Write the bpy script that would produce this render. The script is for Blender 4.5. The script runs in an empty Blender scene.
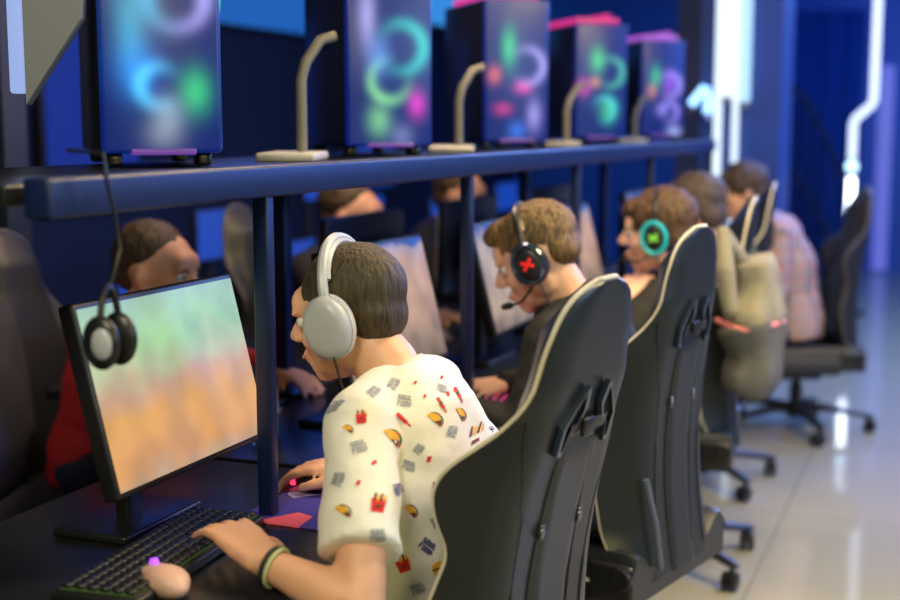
import bpy, bmesh, math, random
from math import sin, cos, pi, radians, sqrt, atan2
from mathutils import Vector, Matrix, Euler, noise
from mathutils.bvhtree import BVHTree
import numpy as np

random.seed(7)
SC = bpy.context.scene
COL = SC.collection
V = Vector

# ------------------------------------------------------------------ materials
def new_mat(name):
    m = bpy.data.materials.new(name); m.use_nodes = True
    nt = m.node_tree
    return m, nt, nt.nodes['Principled BSDF']

def pm(name, col, rough=.5, metal=0, spec=.5, emit=None, es=0, var=0, vscale=8, bump=0, bscale=60, coat=0, sheen=0, trans=0, alpha=None):
    m, nt, b = new_mat(name)
    b.inputs['Base Color'].default_value = (*col, 1)
    b.inputs['Roughness'].default_value = rough
    b.inputs['Metallic'].default_value = metal
    b.inputs['Specular IOR Level'].default_value = spec
    b.inputs['Coat Weight'].default_value = coat
    b.inputs['Sheen Weight'].default_value = sheen
    b.inputs['Transmission Weight'].default_value = trans
    if emit:
        b.inputs['Emission Color'].default_value = (*emit, 1)
        b.inputs['Emission Strength'].default_value = es
    tc = nt.nodes.new('ShaderNodeTexCoord')
    if var:
        n = nt.nodes.new('ShaderNodeTexNoise'); n.inputs['Scale'].default_value = vscale; n.inputs['Detail'].default_value = 4
        nt.links.new(tc.outputs['Object'], n.inputs['Vector'])
        r = nt.nodes.new('ShaderNodeValToRGB')
        r.color_ramp.elements[0].position = .3; r.color_ramp.elements[1].position = .7
        r.color_ramp.elements[0].color = (*[max(0, c*(1-var)) for c in col], 1)
        r.color_ramp.elements[1].color = (*[min(1, c*(1+var)) for c in col], 1)
        nt.links.new(n.outputs['Fac'], r.inputs['Fac']); nt.links.new(r.outputs['Color'], b.inputs['Base Color'])
    if bump:
        n = nt.nodes.new('ShaderNodeTexNoise'); n.inputs['Scale'].default_value = bscale; n.inputs['Detail'].default_value = 3
        nt.links.new(tc.outputs['Object'], n.inputs['Vector'])
        bp = nt.nodes.new('ShaderNodeBump'); bp.inputs['Strength'].default_value = bump; bp.inputs['Distance'].default_value = .01
        nt.links.new(n.outputs['Fac'], bp.inputs['Height']); nt.links.new(bp.outputs['Normal'], b.inputs['Normal'])
    return m

def skin_mat(name, col):
    m = pm(name, col, .48, var=.12, vscale=9, bump=.08, bscale=120)
    b = m.node_tree.nodes['Principled BSDF']
    b.inputs['Subsurface Weight'].default_value = .15
    b.inputs['Subsurface Radius'].default_value = (.02, .008, .004)
    b.inputs['Subsurface Scale'].default_value = .5
    return m

def hair_mat(name, c1, c2):
    m, nt, b = new_mat(name)
    tc = nt.nodes.new('ShaderNodeTexCoord'); mp = nt.nodes.new('ShaderNodeMapping')
    mp.inputs['Scale'].default_value = (150, 150, 22)
    n = nt.nodes.new('ShaderNodeTexNoise'); n.inputs['Scale'].default_value = 1; n.inputs['Detail'].default_value = 5
    r = nt.nodes.new('ShaderNodeValToRGB'); r.color_ramp.elements[0].position = .35; r.color_ramp.elements[1].position = .65
    r.color_ramp.elements[0].color = (*c1, 1); r.color_ramp.elements[1].color = (*c2, 1)
    bp = nt.nodes.new('ShaderNodeBump'); bp.inputs['Strength'].default_value = .7; bp.inputs['Distance'].default_value = .006
    nt.links.new(tc.outputs['Object'], mp.inputs['Vector']); nt.links.new(mp.outputs['Vector'], n.inputs['Vector'])
    nt.links.new(n.outputs['Fac'], r.inputs['Fac']); nt.links.new(r.outputs['Color'], b.inputs['Base Color'])
    nt.links.new(n.outputs['Fac'], bp.inputs['Height']); nt.links.new(bp.outputs['Normal'], b.inputs['Normal'])
    b.inputs['Roughness'].default_value = .6
    return m

def emis(name, col, s):
    return pm(name, (.02, .02, .02), .4, emit=col, es=s)

# ------------------------------------------------------------------ mesh builder
class MB:
    def __init__(s): s.v = []; s.f = []; s.m = []; s.M = Matrix.Identity(4)
    def add(s, verts, faces, mi=0):
        o = len(s.v)
        s.v += [s.M @ V(p) for p in verts]
        s.f += [tuple(i+o for i in f) for f in faces]; s.m += [mi]*len(faces)
    def box(s, c, d, mi=0, R=None):
        R = R or Matrix.Identity(3); x, y, z = d[0]/2, d[1]/2, d[2]/2
        vs = [V(c)+R@V((sx*x, sy*y, sz*z)) for sx in (-1, 1) for sy in (-1, 1) for sz in (-1, 1)]
        s.add(vs, [(0, 1, 3, 2), (4, 6, 7, 5), (0, 4, 5, 1), (2, 3, 7, 6), (0, 2, 6, 4), (1, 5, 7, 3)], mi)
    def rbox(s, c, d, r=.01, mi=0, R=None, seg=3):
        bm = bmesh.new(); bmesh.ops.create_cube(bm, size=1)
        for v in bm.verts: v.co = V((v.co.x*d[0], v.co.y*d[1], v.co.z*d[2]))
        r = min(r, min(d)*.49)
        bmesh.ops.bevel(bm, geom=bm.edges[:], offset=r, segments=seg, profile=.5, affect='EDGES')
        R = R or Matrix.Identity(3)
        bm.verts.index_update()
        s.add([V(c)+R@v.co for v in bm.verts], [tuple(v.index for v in f.verts) for f in bm.faces], mi)
        bm.free()
    def rings(s, rings, mi=0, cap=True, closed=False):
        n = len(rings[0]); vs = [p for r in rings for p in r]; fs = []
        for i in range(len(rings)-(0 if closed else 1)):
            a = i*n; b = ((i+1) % len(rings))*n
            for k in range(n):
                fs.append((a+k, a+(k+1) % n, b+(k+1) % n, b+k))
        if cap and not closed:
            fs.append(tuple(range(n-1, -1, -1))); fs.append(tuple(range((len(rings)-1)*n, len(rings)*n)))
        s.add(vs, fs, mi)
    def tube(s, path, r, n=10, mi=0, cap=True, closed=False, flat=1.0):
        P = [V(p) for p in path]; N = len(P); R = r if isinstance(r, (list, tuple)) else [r]*N
        up = None; rg = []
        for i in range(N):
            if closed: t = P[(i+1) % N]-P[i-1]
            else: t = P[min(i+1, N-1)]-P[max(i-1, 0)]
            t.normalize()
            if up is None:
                up = t.orthogonal().normalized() if abs(t.z) > .9 else V((0, 0, 1))
            a = (up - t*up.dot(t))
            a = a.normalized() if a.length > 1e-5 else t.orthogonal().normalized()
            up = a; b = t.cross(a)
            rg.append([P[i]+a*cos(2*pi*k/n)*R[i]*flat+b*sin(2*pi*k/n)*R[i] for k in range(n)])
        s.rings(rg, mi, cap, closed)
    def lathe(s, c, prof, n=24, mi=0, R=None):
        R = R or Matrix.Identity(3)
        s.rings([[V(c)+R@V((r*cos(2*pi*k/n), r*sin(2*pi*k/n), z)) for k in range(n)] for r, z in prof], mi)
    def ell(s, c, r, mi=0, R=None, nu=20, nv=12):
        R = R or Matrix.Identity(3)
        rg = []
        for j in range(nv+1):
            t = -pi/2+pi*(j+.0001)/(nv+.0002)
            rg.append([V(c)+R@V((r[0]*cos(t)*cos(2*pi*k/nu), r[1]*cos(t)*sin(2*pi*k/nu), r[2]*sin(t))) for k in range(nu)])
        s.rings(rg, mi)
    def cap(s, a, ra, b, rb, mi=0, n=14, fl=1.0):
        a = V(a); b = V(b); d = b-a; L = d.length; t = d/L if L > 1e-6 else V((0, 0, 1)); path = []; R = []
        for k in range(5):
            q = pi/2*(1-k/4); path.append(a-t*ra*sin(q)); R.append(max(ra*cos(q), ra*.02))
        for k in range(5):
            q = pi/2*k/4; path.append(b+t*rb*sin(q)); R.append(max(rb*cos(q), rb*.02))
        s.tube(path, R, n, mi, flat=fl)
    def loft(s, st, side, mi=0, n=28, p=2.3):
        """st: (centre, half width along side, half depth); rounded superellipse sections."""
        rg = []; N = len(st); side = V(side).normalized()
        for i in range(N):
            t = (V(st[min(i+1, N-1)][0])-V(st[max(i-1, 0)][0])).normalized()
            dd = side.cross(t).normalized(); sd = t.cross(dd).normalized()
            c, ra, rb = st[i]; c = V(c); r = []
            for k in range(n):
                a = 2*pi*k/n; ca, sa = cos(a), sin(a)
                r.append(c+sd*ra*math.copysign(abs(ca)**(2/p), ca)+dd*rb*math.copysign(abs(sa)**(2/p), sa))
            rg.append(r)
        s.rings(rg, mi)
    def build(s, name, mats, parent=None, smooth=True, loc=None, angle=40):
        me = bpy.data.meshes.new(name)
        me.from_pydata([tuple(v) for v in s.v], [], s.f)
        mats = mats if isinstance(mats, (list, tuple)) else [mats]
        for m in mats: me.materials.append(m)
        me.polygons.foreach_set('material_index', s.m)
        bm = bmesh.new(); bm.from_mesh(me); bmesh.ops.recalc_face_normals(bm, faces=bm.faces); bm.to_mesh(me); bm.free()
        if smooth:
            me.shade_smooth()
            try: me.set_sharp_from_angle(angle=radians(angle))
            except Exception: pass
        me.update()
        o = bpy.data.objects.new(name, me); COL.objects.link(o)
        if parent: o.parent = parent
        if loc is not None: o.location = loc
        return o

def organic(name, mb, mats, parent=None, voxel=.007, smooth=6, fn=None, fac=.5):
    """union of overlapping closed forms into one continuous smooth skin"""
    o = mb.build(name+'_raw', mats, None, smooth=False)
    r = o.modifiers.new('r', 'REMESH'); r.mode = 'VOXEL'; r.voxel_size = voxel; r.adaptivity = 0
    if smooth:
        q = o.modifiers.new('s', 'SMOOTH'); q.iterations = smooth; q.factor = fac
    dg = bpy.context.evaluated_depsgraph_get()
    me = bpy.data.meshes.new_from_object(o.evaluated_get(dg))
    me.name = name
    bpy.data.objects.remove(o)
    if fn:
        n = len(me.vertices); a = np.empty(n*3, 'f'); me.vertices.foreach_get('co', a); a = a.reshape(-1, 3)
        nr = np.empty(n*3, 'f'); me.vertices.foreach_get('normal', nr); nr = nr.reshape(-1, 3)
        a = fn(a, nr); me.vertices.foreach_set('co', a.astype('f').ravel())
    me.materials.clear()
    for m in (mats if isinstance(mats, (list, tuple)) else [mats]): me.materials.append(m)
    me.shade_smooth(); me.update()
    o = bpy.data.objects.new(name, me); COL.objects.link(o)
    if parent: o.parent = parent
    return o

def tag(o, label=None, cat=None, group=None, kind=None):
    if label: o['label'] = label
    if cat: o['category'] = cat
    if group: o['group'] = group
    if kind: o['kind'] = kind
    return o

def empty(name, loc, rz, label, cat, group=None):
    o = bpy.data.objects.new(name, None); COL.objects.link(o)
    o.empty_display_size = .1
    o.location = loc; o.rotation_euler = (0, 0, rz)
    return tag(o, label, cat, group)

def kids(o): return [c for c in bpy.data.objects if c.parent == o]
def dup(o, parent=None):
    c = o.copy(); COL.objects.link(c); c.parent = parent
    for ch in kids(o): dup(ch, c)
    return c
def place(o, loc, rz, label, group=None):
    o.location = loc; o.rotation_euler = (0, 0, rz); o['label'] = label
    if group: o['group'] = group
    return o

def smoothstep(a, b, x):
    t = max(0, min(1, (x-a)/(b-a))); return t*t*(3-2*t)
def interp(tab, x):
    if x <= tab[0][0]: return tab[0][1]
    for (a, b), (c, d) in zip(tab, tab[1:]):
        if x <= c: 
            t = (x-a)/(c-a); t = t*t*(3-2*t)*.5+t*.5
            return b+(d-b)*t
    return tab[-1][1]

# materials -----------------------------------------------------------------
LEATHER = pm('chair_leatherette', (.014, .018, .022), .36, spec=.55, bump=.05, bscale=300)
LEATHER_D = pm('chair_leatherette_black', (.018, .018, .022), .5, bump=.05, bscale=300)
PIPING = pm('cream_piping', (.62, .58, .47), .6)
PIPING_D = pm('dull_piping', (.10, .10, .09), .6)
PLASTIC = pm('black_plastic', (.012, .012, .014), .35)
GLOSSP = pm('gloss_blue_tinted_plastic', (.06, .09, .16), .15, metal=.7, coat=.6)  # blue put into the colour so the slot rims look blue-lit
CHROME = pm('brushed_clip', (.22, .23, .25), .3, metal=.9)
DARKMET = pm('dark_powdercoat', (.018, .022, .03), .4, metal=.2)
DESKM = pm('black_desk_laminate', (.012, .013, .016), .28, var=.3, vscale=5)
RAILM = pm('blue_black_steel', (.003, .012, .065), .40)
STRIPM = pm('grey_strip', (.10, .12, .17), .35)

# ------------------------------------------------------------------ setting
CAMZ = 1.45
def struct(o): o['kind'] = 'structure'; return o

m, nt, b = new_mat('glossy_floor_tiles')
tc = nt.nodes.new('ShaderNodeTexCoord'); mp = nt.nodes.new('ShaderNodeMapping')
mp.inputs['Location'].default_value = (.57, -.08, 0)
br = nt.nodes.new('ShaderNodeTexBrick'); br.offset = 0; br.inputs['Scale'].default_value = 1
br.inputs['Brick Width'].default_value = 1.2; br.inputs['Row Height'].default_value = 1.2
br.inputs['Mortar Size'].default_value = .0035; br.inputs['Mortar Smooth'].default_value = .3
br.inputs['Color1'].default_value = (.36, .345, .25, 1); br.inputs['Color2'].default_value = (.375, .36, .265, 1)
br.inputs['Mortar'].default_value = (.20, .19, .15, 1)
nt.links.new(tc.outputs['Object'], mp.inputs['Vector']); nt.links.new(mp.outputs['Vector'], br.inputs['Vector'])
nt.links.new(br.outputs['Color'], b.inputs['Base Color']); b.inputs['Roughness'].default_value = .07
b.inputs['Specular IOR Level'].default_value = .6
FLOORM = m
mb = MB(); mb.box((-1, 6, -.05), (8, 17, .1)); struct(mb.build('floor', FLOORM, smooth=False))
BLUEW = pm('blue_painted_wall', (.008, .10, .42), .45, var=.12, vscale=.6)
mb = MB(); mb.box((-1, 13.5, 1.5), (8, .12, 3.2)); struct(mb.build('wall_back', BLUEW, smooth=False))
NAVYW = pm('navy_painted_wall', (.002, .007, .035), .6, var=.5, vscale=.8)
mb = MB(); mb.box((-4.6, 6, 1.5), (.12, 17, 3.2)); struct(mb.build('wall_left', NAVYW, smooth=False))
mb = MB(); mb.box((2.6, 6, 1.5), (.12, 17, 3.2)); struct(mb.build('wall_right', pm('slate_wall', (.05, .07, .11), .6), smooth=False))
mb = MB(); mb.box((-1, 6, 3.15), (8, 17, .1)); struct(mb.build('ceiling', pm('dark_ceiling', (.02, .025, .04), .8), smooth=False))
mb = MB(); mb.box((-3.12, 3.05, 1.55), (1.15, .10, 3.1))
struct(mb.build('partition_side', pm('dark_partition_panel', (.008, .012, .025), .7, var=.3, vscale=3), smooth=False))
mb = MB(); mb.box((-1.22, 7.9, 1.5), (.46, .5, 3.2)); struct(mb.build('pillar_blue', pm('pillar_paint', (.012, .05, .22), .5, var=.2, vscale=2), smooth=False))
mb = MB(); mb.box((-1.75, 9.2, 1.5), (.26, .3, 3.2)); struct(mb.build('pillar_brown', pm('brown_pillar_paint', (.10, .085, .10), .6, var=.2, vscale=2), smooth=False))

# LED tubes on the pillar
WT = emis('white_led', (.74, .88, 1.0), 1.5)
WT2 = emis('cool_led', (.45, .75, 1.0), 1.3)
def led(name, path, r, mat, label, group=None):
    t = empty(name, path[0], 0, label, 'light', group)
    mb = MB(); o = V(path[0]); mb.tube([V(p)-o for p in path], r, 12); mb.build('diffuser', mat, t)
    mb = MB()
    for a, c in ((0, 1), (-1, -2)):
        mb = MB(); d = (V(path[a])-V(path[c])).normalized(); p = V(path[a])-o
        mb.tube([p-d*.01, p+d*.025], r*1.15, 12); mb.build('end_cap', CHROME, t)
    return t
# y = 7.6 is in front of the pillar face (7.65)
def lx(px, Y):   # world x on plane Y for a view bearing
    a = math.atan((px-450)/1300); w = radians(21.5)-a
    return -Y*math.tan(w)
LY = 7.61
led('led_tube', [(-1.338, LY, .03), (-1.338, LY, 2.9)], .022, WT, 'full height white light tube on the pillar, nearest the end of the blue rail', 'pillar light tubes')
led('led_tube', [(-1.238, LY, .03), (-1.238, LY, 2.9)], .018, WT, 'slim full height white light tube in the middle of the pillar', 'pillar light tubes')
led('led_tube', [(-1.288, LY, 1.60), (-1.288, LY, 2.9)], .030, WT, 'thick short white tube between the two full height pillar tubes', 'pillar light tubes')
led('led_tube', [(-1.188, LY, 1.57), (-1.188, LY, 2.9)], .030, WT2, 'thick short pale cyan tube on the curtain side of the pillar', 'pillar light tubes')
led('led_branch_tube', [(-1.50, LY, 1.56), (-1.42, LY, 1.66), (-1.40, LY+.07, 1.66), (-1.40, LY, 1.50)], .024, emis('blue_white_led', (.3, .6, 1), 3), 'short bent bluish light tube beside the pillar tubes')
# free standing light with a jog
t = empty('led_light_post', (-.80, 10.4, 0), 0, 'white light post with a zigzag bend, behind the black office chair', 'light')
mb = MB(); mb.lathe((0, 0, 0), [(.14, 0), (.14, .02), (.03, .035), (.028, .68)]); mb.tube([(0, .03, .6), (0, .03, 1.2)], .02); mb.build('post', DARKMET, t)
mb = MB(); mb.tube([(0, 0, .70), (0, 0, 1.05)], .028, 12); mb.build('lower_tube', emis('post_led_low', (.75, .85, 1), 8), t)
mb = MB(); mb.tube([(0, 0, 1.19), (0, 0, 1.46), (.015, 0, 1.50), (.125, 0, 1.60), (.14, 0, 1.64), (.14, 0, 3.05)], .029, 12); mb.build('upper_tube', emis('post_led', (.62, .74, 1), 2.0), t)
mb = MB(); mb.ell((0, 0, 1.135), (.045, .045, .045)); mb.build('joint', emis('joint_glow', (.5, .8, 1), 3), t)
# violet strip on the back wall
mb = MB(); mb.rbox((0, 0, 0), (.14, .05, 2.0), .01); o = mb.build('wall_light_strip', emis('violet_led', (.16, .20, .9), .75), loc=(-.74, 13.41, 1.02)); tag(o, 'tall dim violet light strip on the blue back wall beside the zigzag post', 'light')
mb = MB(); mb.rbox((0, 0, 0), (.13, .05, .26), .02); o = mb.build('wall_light_patch', emis('violet_patch', (.45, .35, 1), .8), loc=(-1.78, 13.41, 2.08)); tag(o, 'small violet wall lamp above the dark curved stair rail', 'light')

# curved stair rail at the back
t = empty('spiral_stair_rail', (-1.5, 12.4, 0), 0, 'dark curved stair railing with slim bars against the blue wall', 'railing')
STM = pm('stair_dark_steel', (.006, .015, .06), .5)
pts = []
for i in range(22):
    k = i/21; X = -1.95+1.0*k; z = 2.02-1.35*(k**2.2); pts.append((X+1.5, .25*sin(k*3), z))
mb = MB(); mb.tube(pts, .035, 8); mb.build('handrail', STM, t)
mb = MB(); mb.tube([(p[0]-.02, p[1], p[2]-.75*(1 if p[2] > .8 else p[2]/.9)) for p in pts], .03, 8); mb.build('lower_rail', STM, t)
for i in range(1, 21, 2):
    mb = MB(); p = pts[i]; mb.tube([(p[0], p[1], 0), p], .014, 8); mb.build('baluster', STM, t)
# curtain folds in front of back wall
mb = MB(); rg = []
CURT = pm('blue_curtain', (.006, .07, .33), .7)
nn = 120
vs = []; fs = []
for i in range(nn+1):
    x = -2.0+1.05*i/nn; y = 13.30+.045*sin(i*.52)+.02*sin(i*.21)
    vs += [(x, y, .03), (x, y, 2.55), (x, y+.01, .03), (x, y+.01, 2.55)]
for i in range(nn):
    a = i*4; fs += [(a, a+4, a+5, a+1), (a+2, a+3, a+7, a+6)]
mb.add(vs, fs); o = mb.build('curtain', CURT); tag(o, 'blue folded curtain hanging on the back wall behind the person in plaid', 'curtain')

# ------------------------------------------------------------------ gaming chair
WTAB = [(0, .20), (.05, .235), (.14, .255), (.30, .262), (.40, .235), (.47, .220), (.545, .252), (.60, .262), (.65, .238), (.70, .186), (.75, .154), (.81, .138), (.88, .127), (.93, .112), (.965, .092), (.985, .066), (1.0, .025)]
BTAB = [(0, 30), (.15, 52), (.35, 55), (.6, 58), (.72, 50), (.80, 34), (.92, 22), (1, 10)]
FTAB = [(0, .125), (.6, .105), (.75, .085), (.9, .06), (1, .02)]
BH = .80
def _dense(tab):
    d = []
    for i in range(401):
        v = i/400; k = min(.028, max(.003, (1-v)*.5)); w = [interp(tab, min(1, max(0, v+k*q))) for q in (-1, -.66, -.33, 0, .33, .66, 1)]
        d.append(sum(w)/7)
    return d
WD = _dense(WTAB)
def wid(v):
    x = max(0, min(1, v))*400; i = min(399, int(x)); return WD[i]+(WD[i+1]-WD[i])*(x-i)
def backpt(u, v, off=0.0, rec=0.0):
    W = wid(v); f = min(interp(FTAB, v), W*.8); beta = radians(interp(BTAB, v))
    s = abs(u)*W; sg = 1 if u >= 0 else -1
    x = 0; y = min(s, f); th = 0
    if s > f:
        L = .07; n = 8; ds = (s-f)/n
        for k in range(n):
            th = beta*min(1, (ds*(k+.5))/L); y += cos(th)*ds; x += sin(th)*ds
        th = beta*min(1, (s-f)/L)
    # side curve of the back: gentle lumbar S
    z = BH*v; x += .028*sin(pi*min(1, v*1.25))-.03*v*v+.02
    nx, ny = -cos(th), sin(th)
    return V((x+nx*off, (y+ny*off)*sg, z))
def make_chair(label, rec, mat, pipe, seat_z=.47, arms=True, star=0.0, strip=False, group='gaming chairs along the desks'):
    t = empty('gaming_chair', (0, 0, 0), 0, label, 'chair', group)
    RM = Matrix.Translation((-.27, 0, seat_z-.05)) @ Matrix.Rotation(-radians(rec), 4, 'Y')
    nu, nv = 44, 64
    def T(u, v):
        e = 1-abs(u)**3; tt = .022+.055*e
        return tt*min(1, .35+(1-v)*6)
    mb = MB(); mb.M = RM; vs = []
    for side in (0, 1):
        for j in range(nv+1):
            v = j/nv
            for i in range(nu+1):
                u = -1+2*i/nu
                if side == 0:
                    s = abs(u)*wid(v)
                    bump = .007*smoothstep(.058, .048, s)*smoothstep(.70, .64, v) + .004*(1-abs(u)**4)
                    vs.append(backpt(u, v, bump))
                else: vs.append(backpt(u, v, -T(u, v)))
    fs = []; N = (nu+1)*(nv+1)
    for j in range(nv):
        for i in range(nu):
            a = j*(nu+1)+i; fs.append((a, a+1, a+nu+2, a+nu+1)); fs.append((N+a, N+a+nu+1, N+a+nu+2, N+a+1))
    for j in range(nv):
        for i in (0, nu):
            a = j*(nu+1)+i; fs.append((a, a+nu+1, N+a+nu+1, N+a))
    for i in range(nu):
        for j in (0, nv):
            a = j*(nu+1)+i; fs.append((a, a+1, N+a+1, N+a))
    mb.add(vs, fs); back = mb.build('backrest', mat, t, angle=60)
    mb = MB(); mb.M = RM
    path = [backpt(-1, v/60, -.008) for v in range(0, 61)]+[backpt(u/6, 1.0, -.004)+V((0, 0, .002)) for u in range(-5, 6)]+[backpt(1, v/60, -.008) for v in range(60, -1, -1)]
    mb.tube(path, .0048, 8); mb.build('piping', pipe, back)
    # seams and grooves
    mb = MB(); mb.M = RM
    for sg in (-1, 1):
        pth = []
        for k in range(40):
            v = .02+(.68-.02)*k/39; s = .054+.010*sin(pi*k/39*1.1); pth.append(backpt(sg*s/wid(v), v, .003))
        mb.tube(pth, .0048, 8)
        pth = []
        for k in range(30):
            v = .03+(.74-.03)*k/29
            s = .125-.012*sin(k/29*pi) if v < .55 else .125+(.185-.125)*0+(.02*smoothstep(.55, .74, v))
            s = min(s, wid(v)*.98); pth.append(backpt(sg*s/wid(v), v, .0035))
        mb.tube(pth, [.0035 if k < 15 else .0014 for k in range(30)], 6)
    mb.build('seam', PLASTIC, back)
    # belt slots
    for sg in (-1, 1):
        mb = MB(); mb.M = RM
        out = [(.030, .800), (.054, .765), (.080, .722), (.080, .665), (.068, .660), (.060, .70), (.036, .724), (.022, .755)]
        inn = [(.033, .771), (.049, .752), (.072, .714), (.071, .690), (.068, .692), (.065, .706), (.042, .737), (.032, .752)]
        gx = sum(q[0] for q in out)/8; gz = sum(q[1] for q in out)/8; inn = [(gx+(q[0]-gx)*.74, gz+(q[1]-gz)*.84) for q in out]
        def pp(q, off): 
            W = wid(q[1]); return backpt(sg*q[0]/W, q[1], off)
        n = len(out)
        vs = [pp(q, .006) for q in out]+[pp(q, .016) for q in out]+[pp(q, .016) for q in inn]+[pp(q, .002) for q in inn]
        fs = []
        for a in range(3):
            for k in range(n): fs.append((a*n+k, a*n+(k+1) % n, (a+1)*n+(k+1) % n, (a+1)*n+k))
        mb.add(vs, fs); rim = mb.build('slot_rim', GLOSSP, t, smooth=False)
        mb = MB(); mb.M = RM; mb.add([pp(q, .009) for q in inn], [tuple(range(n))]); mb.build('slot_opening', pm('slot_dark', (.002, .002, .002), .9) if 'slot_dark' not in bpy.data.materials else bpy.data.materials['slot_dark'], rim, smooth=False)
    mb = MB(); mb.M = RM
    for v0, h in ((.712, .013), ):
        vs = []
        for k in range(9):
            s = -.058+.116*k/8
            for dv in (-h, h): vs.append(backpt(s/wid(v0+dv), v0+dv, .014+.002*sin(k)))
        mb.add(vs, [(2*k, 2*k+2, 2*k+3, 2*k+1) for k in range(8)])
    mb.rbox(backpt(.06, .713, .019), (.008, .034, .030), .003)
    mb.build('belt', PLASTIC, t)
    for sg in (-1, 1):
        mb = MB(); mb.M = RM; c = backpt(sg*.058/wid(.5), .50, .010)
        for a in (-1, 1): mb.rbox(c, (.005, .005, .026), .002, R=Matrix.Rotation(a*.32, 3, 'X'))
        mb.rbox(c, (.008, .012, .010), .003); mb.build('strap_clip', CHROME, t)
    # seat with bolsters
    mb = MB(); vs = []; fs = []; A, B = 20, 24
    for side in (0, 1):
        for i in range(A+1):
            for j in range(B+1):
                x = -.25+.50*i/A; w = .25-.02*(i/A); y = -w+2*w*j/B; q = abs(y)/w
                if side == 0: z = seat_z-.01+.045*smoothstep(.55, .85, q)*(1-.4*i/A)-.05*smoothstep(.9, 1.0, q)-.03*smoothstep(.8, 1, i/A)
                else: z = seat_z-.085
                if side == 0 and i == 0: z -= .01
                vs.append((x, y, z))
    N = (A+1)*(B+1)
    for i in range(A):
        for j in range(B):
            a = i*(B+1)+j; fs += [(a, a+1, a+B+2, a+B+1), (N+a, N+a+B+1, N+a+B+2, N+a+1)]
    for i in range(A):
        for j in (0, B): a = i*(B+1)+j; fs.append((a, a+B+1, N+a+B+1, N+a))
    for j in range(B):
        for i in (0, A): a = i*(B+1)+j; fs.append((a, a+1, N+a+1, N+a))
    mb.add(vs, fs); seat = mb.build('seat', mat, t)
    mb = MB(); mb.tube([(-.24+.5*k/10, .252-.02*k/10, seat_z-.04) for k in range(11)]+[(.262, .21-.42*k/8, seat_z-.045) for k in range(9)]+[(.26-.5*k/10, -.232-.02*k/10, seat_z-.04) for k in range(11)], .005, 6)
    mb.build('seat_piping', pipe, seat)
    mb = MB(); mb.rbox((0, 0, seat_z-.105), (.34, .28, .04), .01); mb.rbox((0, 0, seat_z-.135), (.2, .16, .04), .01)
    mb.tube([(.02, -.08, seat_z-.135), (.02, -.26, seat_z-.13)], .007, 8); mb.rbox((.02, -.27, seat_z-.13), (.03, .05, .014), .005)
    mb.build('seat_mechanism', PLASTIC, t)
    # recline brackets
    for sg in (-1, 1):
        mb = MB(); mb.rbox((-.195, sg*.245, seat_z-.035), (.11, .022, .09), .01); mb.lathe((-.225, sg*.25, seat_z-.02), [(.001, -.010), (.022, -.010), (.026, -.004), (.026, .010), (.022, .014), (.001, .014)], R=Matrix.Rotation(-sg*pi/2, 3, 'X'))
        mb.build('recline_bracket', PLASTIC, t)
        if arms:
            az = seat_z+.20
            mb = MB(); mb.rbox((.02, sg*.29, seat_z-.06), (.07, .10, .03), .008); mb.rbox((.02, sg*.325, seat_z+.04), (.065, .025, .22), .01); 
            mb.rbox((.02, sg*.325, seat_z+.12), (.045, .018, .14), .006)
            ar = mb.build('armrest', PLASTIC, t)
            mb = MB(); mb.rbox((.03, sg*.32, az+.01), (.25, .085, .028), .013); mb.build('arm_pad', LEATHER_D, ar)
            mb = MB(); mb.rbox((-.016, sg*.325, seat_z+.03), (.006, .020, .21), .003); mb.build('arm_strip', STRIPM, ar)
    if strip:
        mb = MB(); mb.M = RM  # thin grey tube along one side of the backrest
        for v0 in (.06,):
            a = backpt(.62, .04, .022); b_ = backpt(.60, .30, .022); mb.tube([a, a.lerp(b_, .5)+V((-.006, 0, 0)), b_], .0075, 8)
        mb.build('grey_back_strip', STRIPM, t)
    # gas lift and star base
    mb = MB(); mb.lathe((0, 0, 0), [(.001, .07), (.030, .07), (.030, .22), (.025, .225), (.018, .23), (.018, seat_z-.12), (.001, seat_z-.12)]); mb.build('gas_lift', PLASTIC, t)
    mb = MB(); mb.lathe((0, 0, 0), [(.001, .065), (.045, .065), (.05, .10), (.042, .135), (.001, .135)])
    for k in range(5):
        a = star+2*pi*k/5; d = V((cos(a), sin(a), 0))
        mb.tube([d*.03+V((0, 0, .108)), d*.14+V((0, 0, .112)), d*.24+V((0, 0, .098)), d*.34+V((0, 0, .082)), d*.36+V((0, 0, .078))], [.032, .028, .023, .019, .012], 10, flat=.7)
    base = mb.build('star_base', PLASTIC, t)
    for k in range(5):
        a = star+2*pi*k/5; d = V((cos(a), sin(a), 0)); p = d*.34; sw = a+1.1+k
        R = Matrix.Rotation(sw, 3, 'Z'); q = V((cos(sw), sin(sw), 0))*.014
        mb = MB(); mb.tube([p+V((0, 0, .05)), p+V((0, 0, .085))], .008, 8)
        for s2 in (-1, 1):
            mb.lathe(p+q+R@V((0, s2*.014, .031)), [(.001, -.010), (.026, -.010), (.031, -.006), (.031, .006), (.026, .010), (.001, .010)], 20, R=R@Matrix.Rotation(pi/2, 3, 'X'))
        mb.rbox(p+q+V((0, 0, .043)), (.035, .014, .034), .006, R=R)
        mb.build('caster', PLASTIC, base)
    return t

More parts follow.
